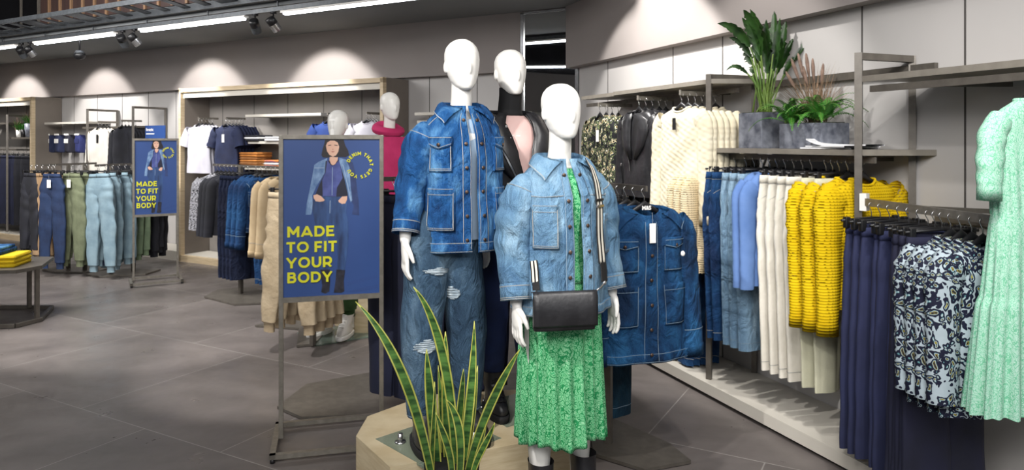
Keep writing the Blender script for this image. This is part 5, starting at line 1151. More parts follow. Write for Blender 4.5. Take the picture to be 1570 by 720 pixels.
M_mint = prints('pale_green_dress_print', [(0, '74bf9a'), (.06, 'a2d3bc'), (.14, 'bfe0d2'), (.20, '93cbb0'), (.28, 'b4dac9'), (.40, 'a8d4c0')], 70, 1.2, 'DISTANCE_TO_EDGE', nz=16)
dd_ = thing('green_dress', 'long pale green printed dress with short sleeves hanging at the end of the rail', 'dress', RW(ry(1578, .36), .36, 1.793), RV+.05)
T = Torso([(-.092, .07, .028), (-.105, .10, .032), (-.125, .15, .036), (-.145, .185, .04), (-.18, .20, .046), (-.3, .20, .055), (-.50, .19, .06), (-.54, .20, .065), (-.8, .235, .08), (-.82, .25, .085), (-1.20, .30, .10)], .85, .0, 6, 2, -.16)
mb = MB(); nu = 120; ph = np.linspace(0, 2*PI, nu, endpoint=False)[None, :]; z = np.linspace(-.092, -1.20, 70)[:, None]+0*ph; G = T.pt(ph+0*z, z); k = np.clip((-.50-z)/.7, 0, 1)+.25*np.clip((-.2-z)/.3, 0, 1)*(z > -.5); rad = k*.014*(np.sin(ph*21+1.5*z)+.7*np.sin(ph*12+1+3*z)); G[..., 0] += rad*np.sin(ph); G[..., 1] -= rad*np.cos(ph)*1.2
mb.grid(G[::-1], M_mint, cu=True); mb.build('bodice_and_skirt', dd_)
mb = MB(); ring = G[0]; mb.tube([Vector(p) for p in np.vstack([ring, ring[:1]])], .007, M_mint, 6, cap=False); mb.build('neckband', dd_)
for s in (-1, 1):
    G2 = limb([(s*.165, 0, -.165), (s*.215, 0, -.22), (s*.235, -.005, -.32), (s*.245, -.01, -.41)], [(.048, .036), (.054, .04), (.053, .038), (.046, .034)], 22, wr=.06, wf=4, seed=s, steps=30); mb = MB(); mb.grid(G2, M_mint, cu=True); sv = mb.build('sleeve', dd_)
    mb = MB(); c = G2[-1].mean(0); r = c+(G2[-1]-c)*1.05; r2 = r.copy(); r2[:, 2] -= .04; mb.grid(np.array([G2[-2], r, r2, c+(r2-c)*.9]), M_mint, cu=True); mb.build('cuff', sv)
put_hanger('shirt', RW(ry(1578, .36), .36, 1.793), RV+.05, 'the pale green dress')

# ------------------------------------------------------------------ denim rack behind the front mannequin
DX, DY = .42, -.907
pc = (.49, 3.62)
dr0 = (pc[0]+DX*.33, pc[1]+DY*.33); dr1 = (pc[0]-DX*.45, pc[1]-DY*.45)
rack('denim_rack', 'bronze rack of denim jackets behind the front mannequin', dr0, dr1, 1.33, [pc], [(.40, 3.50), (.62, 3.33), (.86, 3.42), (.80, 3.62), (.55, 3.95), (.42, 3.9)])
def ond(ts, z=1.33): return [(dr0[0]-DX*t, dr0[1]-DY*t, z) for t in ts]
rd = face(DX, DY)
pr = new('denim_chore_jacket', 'denim jacket'); T = g_top(pr, D_chore, .20, .70, .225, .58, (.07, .05), 'collar', D_chore, 11, .006, .5, .055, d=.045, st=M_thread2, wr=.05)
denim_front(pr, T, D_chore, M_thread2, -.10, -.80)
for q in kids(pr):
    pass
fr = copy_tree(pr); USED.add(fr.name)
mb = MB(); vs, fs = text_geo('M&S', .026, .001); xm = max(v[0] for v in vs)/2; mb.add([(v[0]-xm, -.022-v[2], v[1]-.097) for v in vs], fs, M_card)
hg = put_hanger('shirt', ond([.02])[0], rd-.1, 'the frontmost denim chore jacket'); mb.build('lettering', hg, smooth=False)
tagcard(fr, .0, -.078, -.155, .032, .09); mb = MB(); mb.ell((.155, -.085, -.30), (.011, .008, .013), M_card, 10, 7); mb.build('security_tag', fr)
fr.location = ond([.02])[0]; fr.rotation_euler.z = rd-.1; fr['label'] = 'frontmost dark blue denim chore jacket with four pockets and a white tag'; fr['group'] = 'denim chore jackets'
row(pr, ond([.10, .17, .24, .31]), rd-.05, '', '', 'denim chore jackets', labels=['denim chore jacket, '+o+' behind the frontmost one' for o in ORD[:4]], what='denim chore jackets')
pr = new('teal_jeans', 'jeans'); g_trouser(pr, D_teal, .18, 1.12, (.10, .09), st=M_thread2, seed=8)
row(pr, ond([.40, .46, .52, .58]), rd, '', '', 'dark teal jeans on the denim rack', 'trouser', labels=['dark teal jeans showing below the denim chore jackets, '+x for x in ('frontmost pair', 'second pair', 'third pair', 'fourth pair')], seed=5)

# ------------------------------------------------------------------ racks in the middle of the shop
# rack behind the poster and the ripped-jeans mannequin
z4 = 1.34
rack('trouser_rack', 'rack of navy trousers on a wide dark floor plate behind the mannequins', (-.74, 3.98), (-.08, 4.30), z4, [(-.17, 4.26)], [(-1.36, 4.12), (-1.17, 3.96), (-.40, 4.06), (.2, 4.25), (.25, 4.7), (-.9, 4.75), (-1.3, 4.5)])
pr = new('long_navy_trousers', 'trousers'); g_trouser(pr, M_navy, .17, 1.12, (.10, .085), seed=3, wr=.03)
pts = [(-.66+.06*k, 4.02-.0+.032*k-.03, z4) for k in range(9)]
row(pr, pts, face(-.5, -.85), '', '', 'navy trousers behind the mannequins', 'trouser', labels=['navy trousers just past the poster stand, nearest the poster']+['navy trousers on the rack behind the mannequins, '+o+' from the poster' for o in ORD[1:9]], seed=8)
# beige joggers behind the poster
M_beige = plain('beige_satin_twill', 'a8967a', 'b8a78c', rough=.6, scale=6, bump=.4, bscale=22, bd=.02); M_beigec = plain('beige_ribbing', 'a39075', 'b09e83', rough=.9, scale=30)
rack('jogger_rack', 'rack of beige joggers half hidden behind the nearer poster stand', (-1.62, 5.05), (-1.44, 5.50), 1.28, [(-1.50, 5.36)], [(-2.15, 5.95), (-1.75, 5.85), (-1.62, 5.35), (-1.5, 5.4), (-1.5, 5.95), (-1.9, 6.2)])
pr = new('beige_joggers', 'joggers'); g_trouser(pr, M_beige, .18, .93, (.098, .062), d=.035, seed=4, cuff=M_beigec, wr=.12, splay=.075, vfold=.05)
row(pr, [(-1.60, 5.10, 1.28), (-1.56, 5.21, 1.28), (-1.52, 5.32, 1.28), (-1.48, 5.43, 1.28)], face(-.35, -.93), '', '', 'beige joggers behind the poster', 'trouser', labels=['frontmost beige joggers with ruched legs left of the nearer poster']+['beige joggers behind the nearer poster, '+o+' pair in' for o in ORD[1:4]], seed=2)
# rack with denim and beige jackets in front of the wide bay
r0 = (-3.17, 7.55); r1 = (-2.02, 6.58); r2 = (r1[0]-r0[0], r1[1]-r0[1]); rl_ = math.hypot(*r2); ru = (r2[0]/rl_, r2[1]/rl_)
rack('jacket_rack', 'bronze rack of dark trousers and jackets in front of the wide timber bay', r0, r1, 1.305, [(-2.74, 7.19)], [(-3.05, 7.05), (-2.62, 6.72), (-2.25, 6.80), (-2.3, 7.1), (-2.75, 7.5), (-3.05, 7.4)])
def on2(ts): return [(r0[0]+r2[0]*t, r0[1]+r2[1]*t, 1.305) for t in ts]
f2 = face(*ru)-.25
M_bw = prints('black_white_speckle', [(0, '17171c'), (.3, 'c9c9cf'), (.42, '17171c'), (.6, 'a4a4ac')], 45, 1.2)
pr = new('speckled_blouse', 'blouse'); g_top(pr, M_bw, .19, .60, .205, .5, (.06, .045), 'crew', None, 3, .008)
row(pr, on2([.06, .11]), f2, '', '', 'speckled blouses', labels=['black and white speckled blouse beside the black shirts', 'black and white speckled blouse, at the far end of its rack'][::-1])
M_blk = plain('black_jersey', '15161c', '20212a', rough=.85, scale=5, bump=.15); pr = new('black_shirt', 'shirt'); g_top(pr, M_blk, .19, .60, .205, .55, (.06, .045), 'crew', None, 5, .008)
row(pr, on2([.17, .22, .27]), f2, '', '', 'black shirts by the wide bay', labels=['black long-sleeved shirt next to the speckled blouses', 'middle one of three black shirts beside the speckled blouses', 'black long-sleeved shirt next to the indigo jeans'])
pr = new('indigo_jeans', 'jeans'); g_trouser(pr, D_dark, .18, 1.02, (.10, .09), seed=5, st=None)
row(pr, on2([.33, .38, .43, .48]), f2, '', '', 'indigo jeans by the wide bay', 'trouser', labels=['indigo jeans next to the black shirts', 'second indigo jeans from the black shirts', 'third indigo jeans from the black shirts', 'indigo jeans next to the short denim jackets'])
pd_ = new('short_denim_jacket', 'denim jacket'); T = g_top(pd_, D_blue, .20, .52, .205, .56, (.06, .045), 'collar', D_blue, 8, .006, .5, .05, d=.035, st=M_thread2); denim_front(pd_, T, D_blue, M_thread2, -.10, -.62, low=False, buttons=5)
row(pd_, on2([.58, .64, .70])[::-1], f2-.15, '', '', 'short denim jackets', labels=['frontmost short blue denim jacket, next to the beige jacket', 'middle one of the three short blue denim jackets', 'short blue denim jacket next to the indigo jeans'])
row(pj, on2([.76, .81]), f2, '', '', 'blue jeans beneath the jackets', 'trouser', labels=['blue jeans hanging between the denim and beige jackets', 'blue jeans hanging behind the beige jacket'])
M_bj = plain('beige_cotton', 'ad9775', 'b9a483', rough=.8, scale=6, bump=.15, bscale=24)
pr = new('beige_jacket', 'jacket'); T = g_top(pr, M_bj, .215, .66, .225, .6, (.066, .05), 'collar', M_bj, 8, .006, .5, .05, d=.04, st=M_thread); denim_front(pr, T, M_bj, M_thread, -.10, -.76, low=True, buttons=5, M_btn=M_black)
row(pr, on2([.97, .89]), f2-.2, '', '', 'beige jackets', labels=['frontmost beige shirt jacket with dark buttons, partly behind the nearer poster', 'beige shirt jacket just behind the frontmost beige one'])

# mannequins farther back
M_hood = plain('hot_pink_fleece', 'b0245a', 'c23068', rough=.85, scale=5, bump=.2, bscale=40)
m5 = mannequin('far white mannequin in a hot pink hoodie on a wooden plinth', (-1.02, 5.95, .17), math.radians(38))
T5 = Torso([(1.47, .09, .08, 0, .012), (1.44, .14, .09, 0, .01), (1.40, .175, .105), (1.3, .185, .135), (1.1, .19, .14), (.92, .195, .14), (.86, .18, .13)], .9, .008, 5, 2, 1.42)
mb = MB(); T5.sheet(mb, M_hood, nu=60, nv=34); hd = mb.build('hoodie', m5)
worn_sleeve(hd, -1, M_hood, None, end=.96, wr=.07, cuff=.05); worn_sleeve(hd, 1, M_hood, None, end=.96, wr=.07, cuff=.05)
mb = MB(); a = np.linspace(0, 2*PI, 36, endpoint=False); G = []
for k in np.linspace(0, 2*PI, 10, endpoint=False):
    th = .034+.016*np.clip(-np.cos(a), 0, 1); G.append(np.stack([(.094+.012*math.cos(k)+th*math.cos(k))*np.sin(a), .025-(.088+th*math.cos(k)-.03*np.clip(-np.cos(a), 0, 1))*np.cos(a), 1.478+.025*(-np.cos(a))+th*1.15*math.sin(k)], 1))
mb.grid(np.array(G+[G[0]]), M_hood, cu=True); mb.build('hood', hd)
trousers_worn(m5, M_navy, 0, None, None, .02, None, .14, name='navy_trousers'); boot(m5, -.10, 0, 0, -.1, tall=.14, laces=False, m=M_card, sole=M_card); boot(m5, .10, 0, 0, .1, tall=.14, laces=False, m=M_card, sole=M_card)
mb = MB(); mb.prism([(-1.50, 6.02), (-1.30, 5.74), (-.62, 5.70), (-.50, 6.0), (-.7, 6.35), (-1.3, 6.35)], .0, .165, M_wood); mb.prism([(-1.49, 6.02), (-1.29, 5.745), (-.63, 5.705), (-.51, 6.0), (-.7, 6.34), (-1.3, 6.34)], 0, .02, M_blackm)
tag(mb.build('display_plinth', smooth=False), 'pale wooden plinth under the mannequin in the pink hoodie', 'plinth')
M_olive = plain('forest_green_cotton', '2c4a25', '3b5c30', rough=.85, scale=7, bump=.3, bscale=25)
m4 = mannequin('white mannequin in green joggers and white trainers behind the nearer poster', (-1.40, 5.72, .012), math.radians(-12))
T4 = Torso([(1.47, .075, .07, 0, .012), (1.44, .13, .085, 0, .01), (1.40, .175, .105), (1.3, .18, .13), (1.1, .18, .13), (.92, .19, .135)], .9, .006, 5, 2, 1.42); mb = MB(); T4.sheet(mb, M_navy, nu=50, nv=30); sw = mb.build('navy_sweater', m4)
worn_sleeve(sw, -1, M_navy, None, end=.95, cuff=.04); worn_sleeve(sw, 1, M_navy, None, end=.95, cuff=.04)
trousers_worn(m4, M_olive, 0, [(.92, .10), (.75, .098), (.5, .085), (.3, .075), (.20, .06)], None, .06, M_olive, .2, name='green_joggers')
M_sneak = plain('white_trainer_leather', 'e2ded8', 'ebe8e3', rough=.5); 
boot(m4, -.11, -.01, 0, -.25, tall=.17, m=M_sneak, sole=M_card, lm=M_card, name='trainer'); boot(m4, .10, -.04, 0, .1, tall=.17, m=M_sneak, sole=M_card, lm=M_card, name='trainer')
plate('glass_base', 'green glass base plate under the white trainers', -1.42, 5.70, .001, .46, .44, .6, (.02, .14))

# ------------------------------------------------------------------ inside the wide timber bay
def wshelf(s0, s1, z, off0, off1, label, m=None):
    mb = MB(); mb.prism([LW(s0, off0)[:2], LW(s1, off0)[:2], LW(s1, off1)[:2], LW(s0, off1)[:2]], z-.03, z, m or M_cream); return tag(mb.build('wall_shelf', smooth=False), label, 'shelf')
def farm(px, off, z, label, L=.3):
    s = sp(px, off); f = LW(s, off, z); r = LW(s, off-L, z); mb = MB(); mb.bar(f, r, .012, .026, M_metal2); tag(mb.build('face_out_arm', smooth=False), label, 'arm'); return [LW(s, off-.01-.05*k, z) for k in range(6)]
FB = face(NX, NY)
M_wt = plain('white_tee_jersey', 'b9b7c2', 'c3c1ca', rough=.85, scale=5, bump=.1); M_nt = plain('navy_tee_jersey', '151c38', '1d2748', rough=.85, scale=5, bump=.1); M_rt = plain('royal_blue_tee_jersey', '1c3470', '243f80', rough=.85, scale=5)
def tee(name, m, seed): p = new(name, 't-shirt'); g_top(p, m, .20, .60, .215, .19, (.085, .075), 'crew', None, seed, .006, .5, .06); return p
pw_ = tee('white_tee_shirt', M_wt, 3); pnv = tee('navy_tee_shirt', M_nt, 4); prt = tee('royal_tee_shirt', M_rt, 5)
a_ = farm(304, -.0, 1.85, 'short metal arm above the white t-shirts in the wide bay'); row(pw_, a_[:5], FB, '', '', 'white t-shirts in the wide bay', labels=['frontmost white t-shirt in the wide timber bay']+['white t-shirt, '+o+' behind the frontmost in the wide bay' for o in ORD[:4]], far=True)
a_ = farm(346, -.0, 1.84, 'short metal arm above the navy t-shirts in the wide bay'); tg = copy_tree(pnv); USED.add(tg.name); tagcard(tg, 0, -.05, -.2, .045, .1); tg.location = a_[0]; tg.rotation_euler.z = FB; tg['label'] = 'frontmost navy t-shirt with a white tag in the wide timber bay'; tg['group'] = 'navy t-shirts in the wide bay'; put_hanger('shirt', a_[0], FB, 'the tagged navy t-shirt', True)
row(pnv, a_[1:6], FB, '', '', 'navy t-shirts in the wide bay', labels=['navy t-shirt, '+o+' behind the tagged one' for o in ORD[:5]], far=True)
a_ = farm(502, .0, 1.86, 'short metal arm above the royal blue t-shirts'); row(prt, a_[:4], FB, '', '', 'royal blue t-shirts', labels=['frontmost royal blue t-shirt above the nearer poster']+['royal blue t-shirt, '+o+' behind the frontmost' for o in ORD[:3]], far=True)
a_ = farm(562, .0, 1.86, 'short metal arm above the white t-shirts beside the hoodie mannequin'); row(pw_, a_[:4], FB, '', '', 'white t-shirts beside the pink hoodie', labels=['frontmost white t-shirt between the hidden mannequin and the pink hoodie']+['white t-shirt, '+o+' behind the frontmost beside the pink hoodie' for o in ORD[:3]], far=True)
wshelf(sp(376, -.06), sp(492, -.06), 1.88, -.06, -.38, 'upper cream shelf in the wide bay, left of the royal blue t-shirts')
wshelf(sp(375, -.06), sp(470, -.06), 1.555, -.06, -.38, 'middle cream shelf in the wide bay with folded white and black tops')
wshelf(sp(375, -.06), sp(470, -.06), 1.24, -.06, -.38, 'lower cream shelf in the wide bay with folded orange and striped tops')
def folded(name, lab, cat, loc, rz, cols, w=.24, d=.24, th=.028, grp=None, extra=None):
    z = 0; rnd = random.Random(len(lab)); 
    for k, m in enumerate(cols):
        mb = MB(); mb.box((0, 0, th/2), (w*rnd.uniform(.94, 1.04), d*rnd.uniform(.92, 1), th*.98), m, bev=th*.42); mb.box((0, -.003, th*.5), (w*.98, d*.98, th*.12), m, bev=.001)
        o = mb.build(name, loc=(loc[0], loc[1], loc[2]+z), rz=rz+rnd.uniform(-.06, .06)); tag(o, lab.replace('#', ('bottom one of the pile' if k == 0 else 'topmost of the pile' if k == len(cols)-1 else (ORD[k]+' from the bottom'))), cat, grp)
        z += th
M_or = plain('burnt_orange_knit', 'a5662a', 'b87a3a', rough=.9, scale=12); M_or2 = plain('tan_brown_knit', '8a5a30', '9d6c3e', rough=.9, scale=12); M_pur = plain('purple_stripe_knit', '3d2f66', 'c4702e', rough=.9, scale=30, st=(.1, .1, 4), lo=.48, hi=.52)
M_wh2 = plain('folded_white_cotton', 'd5d5d8', 'dededf', rough=.85)
s = sp(396, -.2)
folded('folded_knit', 'folded orange brown knit on the lower bay shelf, #', 'folded sweater', LW(s, -.16, 1.24), RL, [M_or, M_or2, M_or, M_or2, M_or, M_or], .30, .26, .03, 'orange knits on the lower shelf')
folded('folded_shirt', 'folded striped top on the lower bay shelf, #', 'folded top', LW(s+.40, -.16, 1.24), RL, [M_pur, M_wh2, M_pur], .26, .26, .03, 'striped tops on the lower shelf')
folded('folded_shirt', 'folded black top at the front of the middle bay shelf, #', 'folded top', LW(s+.03, -.16, 1.555), RL, [M_blk, M_wh2, M_blk], .28, .26, .025, 'black and white tops on the middle shelf')
folded('folded_shirt', 'folded white top beside the black tops on the middle shelf, #', 'folded top', LW(s+.42, -.16, 1.555), RL, [M_wh2, M_wh2], .26, .26, .028, 'white tops on the middle shelf')
wshelf(sp(640, -.2), sp(792, -.2), 1.86, -.15, -.44, 'cream wall shelf behind the mannequins, right of the wide timber bay')
rbar2 = MB(); rbar2.bar(LW(sp(640, -.2), -.2, 1.76), LW(sp(792, -.2), -.2, 1.76), .014, .03, M_cream); tag(rbar2.build('hanging_rail', smooth=False), 'cream rail under the wall shelf behind the mannequins', 'rail')

# ------------------------------------------------------------------ between the two bays
wshelf(sp(66, -.1), sp(134, -.1), 1.845, -.12, -.44, 'cream wall shelf beside the far timber bay, above the folded jeans')
wshelf(sp(120, -.1), sp(205, -.1), 1.77, -.16, -.44, 'narrow grey shelf behind the white long-sleeved tops', M_metal)
M_nj = plain('folded_navy_denim', '1e2440', '2a3254', rough=.85, scale=8); M_bjn = plain('folded_black_denim', '20202c', '2a2a38', rough=.85, scale=8); M_bjb = plain('folded_blue_denim', '262c5c', '313a74', rough=.85, scale=8)
for k, (px, m, lb) in enumerate([(78, M_nj, 'navy jeans draped on a hook with a white label, farthest from the white tops'), (92, M_nj, 'navy jeans draped on a hook with a white label, second from the far bay'), (107, M_bjn, 'black jeans draped on a hook with a white label'), (123, M_bjb, 'blue jeans draped on a hook, beside the white tops')]):
    s = sp(px, -.3); t = thing('folded_jeans', lb, 'jeans', LW(s, -.30, 1.66), RL, 'draped jeans with white labels')
    mb = MB(); mb.box((0, 0, -.14), (.115, .11, .27), m, bev=.03); mb.box((.0, .012, -.16), (.118, .09, .24), m, bev=.02); mb.build('denim', t)
    mb = MB(); mb.box((0, -.053, .0), (.11, .012, .025), M_card); mb.build('hanger_strip', t, smooth=False)
    mb = MB(); mb.box((0, -.0575, -.10), (.105, .004, .065), M_card if k < 3 else M_bjb); mb.build('label_band', t, smooth=False)
def wallframe(px0, px1, off, z0, z1, label):
    a, b = sp(px0, off), sp(px1, -.42); t = thing('wall_frame', label, 'shelf frame', LW(a, off), RL); mb = MB()
    for o_ in (0, (.42+off)): mb.bar((0, o_, z0), (0, o_, z1), .03, .03, M_metal)
    mb.bar((0, 0, z1-.015), (0, .42+off, z1-.015), .03, .03, M_metal); mb.build('upright_frame', t, smooth=False)
wallframe(134, 165, .02, .12, 2.02, 'bronze wall frame beside the white long-sleeved tops'); wallframe(204, 240, .06, .12, 2.03, 'bronze wall frame above the farther poster stand')
a_ = farm(150, .0, 1.83, 'short metal arm above the white long-sleeved tops'); pr = new('white_long_sleeved_top', 'top'); g_top(pr, plain('ivory_jersey', 'd6d1c8', 'e0dbd2', rough=.85, scale=5, bump=.1), .20, .66, .20, .56, (.062, .045), 'crew', None, 3, .006, .5, .06)
tg = copy_tree(pr); USED.add(tg.name); tagcard(tg, .05, -.05, -.18, .045, .12, M_black); tg.location = a_[0]; tg.rotation_euler.z = FB; tg['label'] = 'frontmost ivory long-sleeved top with a dark tag'; tg['group'] = 'ivory long-sleeved tops'; put_hanger('shirt', a_[0], FB, 'ivory long-sleeved tops', True)
row(pr, a_[1:4], FB, '', '', 'ivory long-sleeved tops', labels=['ivory long-sleeved top, '+o+' behind the tagged one' for o in ORD[:3]], far=True)
a_ = farm(186, -.0, 1.84, 'short metal arm above the black tops between the two bays'); pr = new('black_long_sleeved_top', 'top'); g_top(pr, M_blk, .20, .62, .20, .56, (.062, .045), 'crew', None, 3, .006, .5, .05)
row(pr, a_[:5], FB, '', '', 'black tops between the bays', labels=['frontmost black long-sleeved top beside the ivory tops']+['black long-sleeved top, '+o+' behind the frontmost' for o in ORD[:4]], far=True)
# blue sign
s = sp(236, .0); t = thing('wall_sign', 'small blue sign reading Straight above the farther poster stand', 'sign', LW(s, -.02, 1.61), RL)
mb = MB(); mb.box((0, 0, .07), (.42, .01, .17), M_pbg); mb.build('sign_board', t, smooth=False)
v, f = text_geo('Straight', .05, .001); mb = MB(); mb.add([(p[0]-.19, -.007-p[2], p[1]+.085) for p in v], f, M_card); mb.box((-.10, -.007, .045), (.17, .002, .012), M_card); mb.build('lettering', t, smooth=False)

# ------------------------------------------------------------------ jogger rack in the far middle
def far_rack(name, label, x0, y0, dx, dy, L, z, posts): 
    return rack(name, label, (x0, y0), (x0+dx*L, y0+dy*L), z, posts, [(posts[0][0]-.25, posts[0][1]-.1), (posts[0][0], posts[0][1]-.25), (posts[-1][0]+.22, posts[-1][1]-.15), (posts[-1][0]+.25, posts[-1][1]+.15), (posts[0][0]-.1, posts[0][1]+.25)])
dx, dy = .30, .954
A0 = (-5.42, 8.18); B0 = (-4.72, 8.05)
far_rack('trouser_rack', 'rack of tan, navy and olive joggers in the middle distance', *A0, dx, dy, .75, 1.28, [(A0[0]+.04, A0[1]+.45), (A0[0]+.3, A0[1]+.35)])
far_rack('trouser_rack', 'rack of pale blue, green and black joggers beside the farther poster stand', *B0, dx, dy, 1.0, 1.28, [(B0[0]+.02, B0[1]+.3), (B0[0]+.25, B0[1]+.35)])
def jog(name, m, seed, L=.98): p = new(name, 'joggers'); g_trouser(p, m, .175, L, (.10, .062), d=.03, seed=seed, cuff=m, wr=.09, splay=.02, vfold=.08, wz=.72); return p
M_tan = plain('tan_cotton', '8a6e50', '9b7f60', rough=.85, scale=8, bump=.3, bscale=24); M_nv = plain('navy_cotton', '152544', '1d3154', rough=.85, scale=8, bump=.3, bscale=24); M_ol = plain('sage_olive_cotton', '5f654d', '71785d', rough=.85, scale=8, bump=.3, bscale=24)
M_sl = plain('slate_blue_cotton', '3c4360', '485070', rough=.85, scale=8, bump=.3, bscale=24); M_pb = plain('pale_grey_blue_cotton', '6f8794', '8299a4', rough=.8, scale=8, bump=.3, bscale=24); M_gr = plain('muted_green_cotton', '62735a', '748669', rough=.85, scale=8, bump=.3, bscale=24)
fj = face(-dx, -dy)
def onj(o, ts): return [(o[0]+dx*t, o[1]+dy*t, 1.28) for t in ts]
cards = {}
def jrow(o, ts, name, m, desc, grp, seed, labs, shift=0, L=.98, tagged=True):
    p = jog(name, m, seed, L); pts = [(q[0]+shift, q[1], q[2]) for q in onj(o, ts)]
    if tagged:
        c = copy_tree(p); USED.add(c.name); tagcard(c, .02, -.06, -.16, .055, .09); c.location = pts[0]; c.rotation_euler.z = fj; c['label'] = labs[0]; c['group'] = grp; put_hanger('trouser', pts[0], fj, grp, True); pts = pts[1:]; labs = labs[1:]
    if pts: 
        for i_, o_ in enumerate(row(p, pts, fj, '', '', grp, 'trouser', labels=labs, far=True, seed=seed, jit=.25)):
            o_.rotation_euler.y = random.Random(seed*9+i_).uniform(-.05, .05); o_.scale = (1.28, 1.2, 1) if (name.startswith('pale') and i_ == 0) else (random.Random(i_+seed).uniform(.85, 1.1), 1.1, random.Random(i_).uniform(.95, 1.0))
    else:
        for k_ in list(bpy.data.objects):
            if k_.parent and (k_.parent == p or k_.parent.parent == p): bpy.data.objects.remove(k_)
        bpy.data.objects.remove(p)
jrow((A0[0]-.14, A0[1]+.05), [0, .06], 'charcoal_joggers', M_blk, '', 'charcoal joggers', 3, ['charcoal joggers at the far bay end of the joggers rack', 'charcoal joggers behind the tan cargo joggers'], L=.88, tagged=False)
jrow((A0[0]+.02, A0[1]), [0, .08, .16], 'tan_joggers', M_tan, '', 'tan joggers', 4, ['tan joggers beside the charcoal pair', 'tan joggers, second pair in', 'tan joggers, third pair in, half covered by navy joggers'], L=.94, tagged=False)
jrow((A0[0]+.20, A0[1]-.1), [0], 'navy_joggers', M_nv, '', 'navy joggers', 5, ['navy joggers with white tags between the tan and the olive joggers'], L=1.0)
jrow((A0[0]+.40, A0[1]-.06), [0, .09, .18], 'olive_joggers', M_ol, '', 'sage olive joggers', 6, ['sage olive joggers with a white tag beside the navy joggers', 'sage olive joggers, second pair behind the tagged one', 'sage olive joggers, third pair behind the tagged one'])
jrow((B0[0]-.06, B0[1]+.16), [0], 'slate_joggers', M_sl, '', 'slate blue joggers', 7, ['slate blue joggers with a white tag between the olive and pale blue joggers'])
jrow((B0[0]+.05, B0[1]), [0, .09, .18, .27, .36], 'pale_blue_joggers', M_pb, '', 'pale blue joggers', 8, ['frontmost pale grey blue joggers on the middle rack']+['pale grey blue joggers, '+o+' behind the frontmost' for o in ORD[:4]], tagged=False, L=1.03)
jrow(B0, [.50, .58], 'green_joggers', M_gr, '', 'muted green joggers', 9, ['muted green joggers next to the pale blue joggers', 'muted green joggers next to the black trousers'], tagged=False)
jrow(B0, [.70, .78, .86], 'black_joggers', M_blk, '', 'black trousers behind the farther poster', 10, ['black trousers behind the farther poster stand, nearest the green joggers', 'black trousers behind the farther poster stand, middle pair', 'black trousers behind the farther poster stand, last pair'], tagged=False)

# ------------------------------------------------------------------ far bay
wallframe(11, 26, -.02, .12, 1.98, 'dark wall frame inside the far timber bay'); 
wshelf(sp(10, -.06), sp(53, -.06), 1.62, -.06, -.40, 'grey shelf with small plants inside the far timber bay', M_metal)
wshelf(sp(-30, -.06), sp(9, -.06), 1.86, -.1, -.40, 'short upper shelf at the very edge inside the far timber bay', M_metal)
mb = MB(); mb.bar(LW(-6.9, -.2, 1.42), LW(-3.62, -.2, 1.42), .014, .03, M_metal); tag(mb.build('hanging_rail', smooth=False), 'rail of dark trousers inside the far timber bay', 'rail')
pr = new('far_navy_trousers', 'trousers'); g_trouser(pr, M_navy, .17, 1.1, (.095, .09), seed=3); pb_ = new('far_black_trousers', 'trousers'); g_trouser(pb_, M_blk, .17, 1.1, (.095, .09), seed=4)
for p_, lo, hi, n, nm in ((pb_, sp(-8, -.2), sp(12, -.2), 4, 'black'), (pr, sp(20, -.2), sp(37, -.2), 3, 'navy'), (pb_, sp(41, -.2), sp(51, -.2), 2, 'charcoal')):
    row(p_, [LW(lo+(hi-lo)*k/(n-1), -.2, 1.42) for k in range(n)], FB+.9, '', '', nm+' trousers in the far bay', 'trouser', labels=[nm+' trousers in the far timber bay, '+ORD[k]+(' from the picture edge' if nm == 'black' else ' from the dark wall frame') for k in range(n)], far=True)
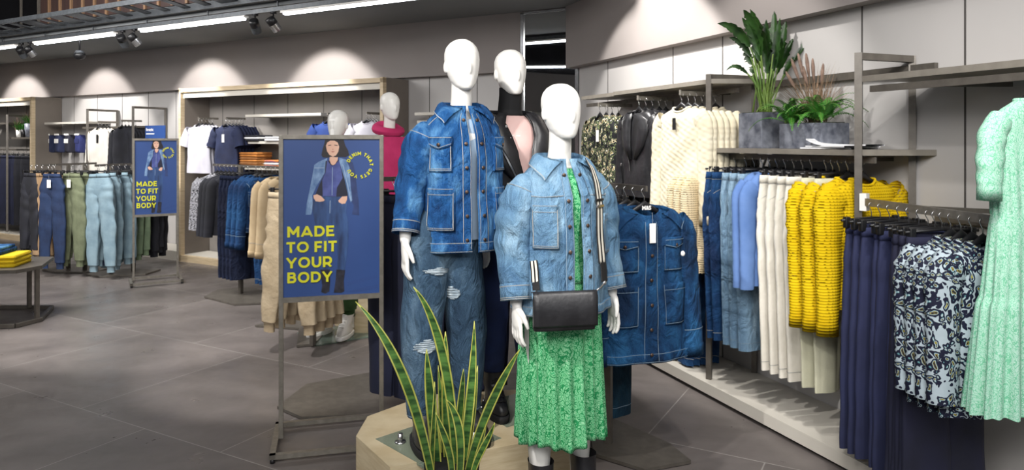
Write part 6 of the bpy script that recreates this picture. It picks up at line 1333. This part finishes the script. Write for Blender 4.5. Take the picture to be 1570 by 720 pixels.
for k, (px, h, w_, m, lb) in enumerate([(29, .12, .07, M_card, 'small white pot with a green plant in the far timber bay'), (36, .13, .07, M_black, 'small black pot with a green plant in the far timber bay'), (46, .22, .13, M_stone, 'grey planter with a bushy plant at the side board of the far timber bay')]):
    c = LW(sp(px, -.22), -.22, 1.62); t = thing('potted_plant', lb, 'potted plant', c, RL); mb = MB(); mb.tube([(0, 0, 0), (0, 0, h*.98), (0, 0, h), (0, 0, h-.02)], [w_*.48, w_*.6, w_*.62, w_*.5], m, 16); mb.build('pot', t)
    mb = MB(); rnd = random.Random(k); blades(mb, rnd, 90 if k == 2 else 45, (0, 0, h-.01), .20 if k < 2 else .22, .016, M_fern if k < 2 else M_fern, 1.2, .8, 6); mb.build('leaves', t)
    if k == 0 or k == 2: mb = MB(); blades(mb, rnd, 60, (0, 0, h-.01), .30, .006, M_plume, .8, .5, 6); mb.build('dry_stems', t)

# ------------------------------------------------------------------ display table
tb = thing('display_table', 'low bronze metal display table at the edge with a many-sided top', 'table', (-4.45, 6.15, 0))
TP = [(.40, -.02), (.33, -.24), (-.45, -.36), (-.9, -.36), (-.9, .45), (.2, .45)]
mb = MB(); mb.prism(TP, .455, .485, M_metal); mb.build('table_top', tb, smooth=False)
for q in [(.365, -.03), (.02, .38), (-.80, -.3), (.30, -.225)][:3]:
    mb = MB(); mb.bar((q[0], q[1], 0.03), (q[0], q[1], .455), .03, .03, M_metal); mb.build('leg', tb, smooth=False)
mb = MB()
for i in range(6):
    a, b = TP[i], TP[(i+1) % 6]; a = (a[0]*.97, a[1]*.97); b = (b[0]*.97, b[1]*.97); mb.bar((a[0], a[1], .02), (b[0], b[1], .02), .03, .03, M_metal)
mb.build('floor_frame', tb, smooth=False)
M_yk = plain('yellow_knit', 'd8b70e', 'e6c81f', rough=.9, scale=9, bump=.3, bscale=60); tbz = .485
x0, y0 = -4.45+.12, 6.15+.0
folded('folded_sweater', 'folded yellow sweater on the display table, #', 'folded sweater', (x0-.13, y0-.02, tbz), .25, [M_yk, M_yk, M_yk], .46, .34, .034, 'yellow sweaters on the table')
t = thing('folded_jeans', 'folded mid blue jeans on top of the yellow sweaters', 'jeans', (x0-.2, y0-.02, tbz+.102), .2); mb = MB(); mb.box((0, 0, .02), (.36, .30, .04), D_blue, bev=.018); mb.build('folded_legs', t); mb = MB(); mb.box((.03, -.0, .052), (.28, .26, .024), D_mid, bev=.011); mb.build('folded_waist', t)
for o in list(bpy.data.objects):
    if o.get('label') == 'x': print('UNUSED', o.name, o.location[:])
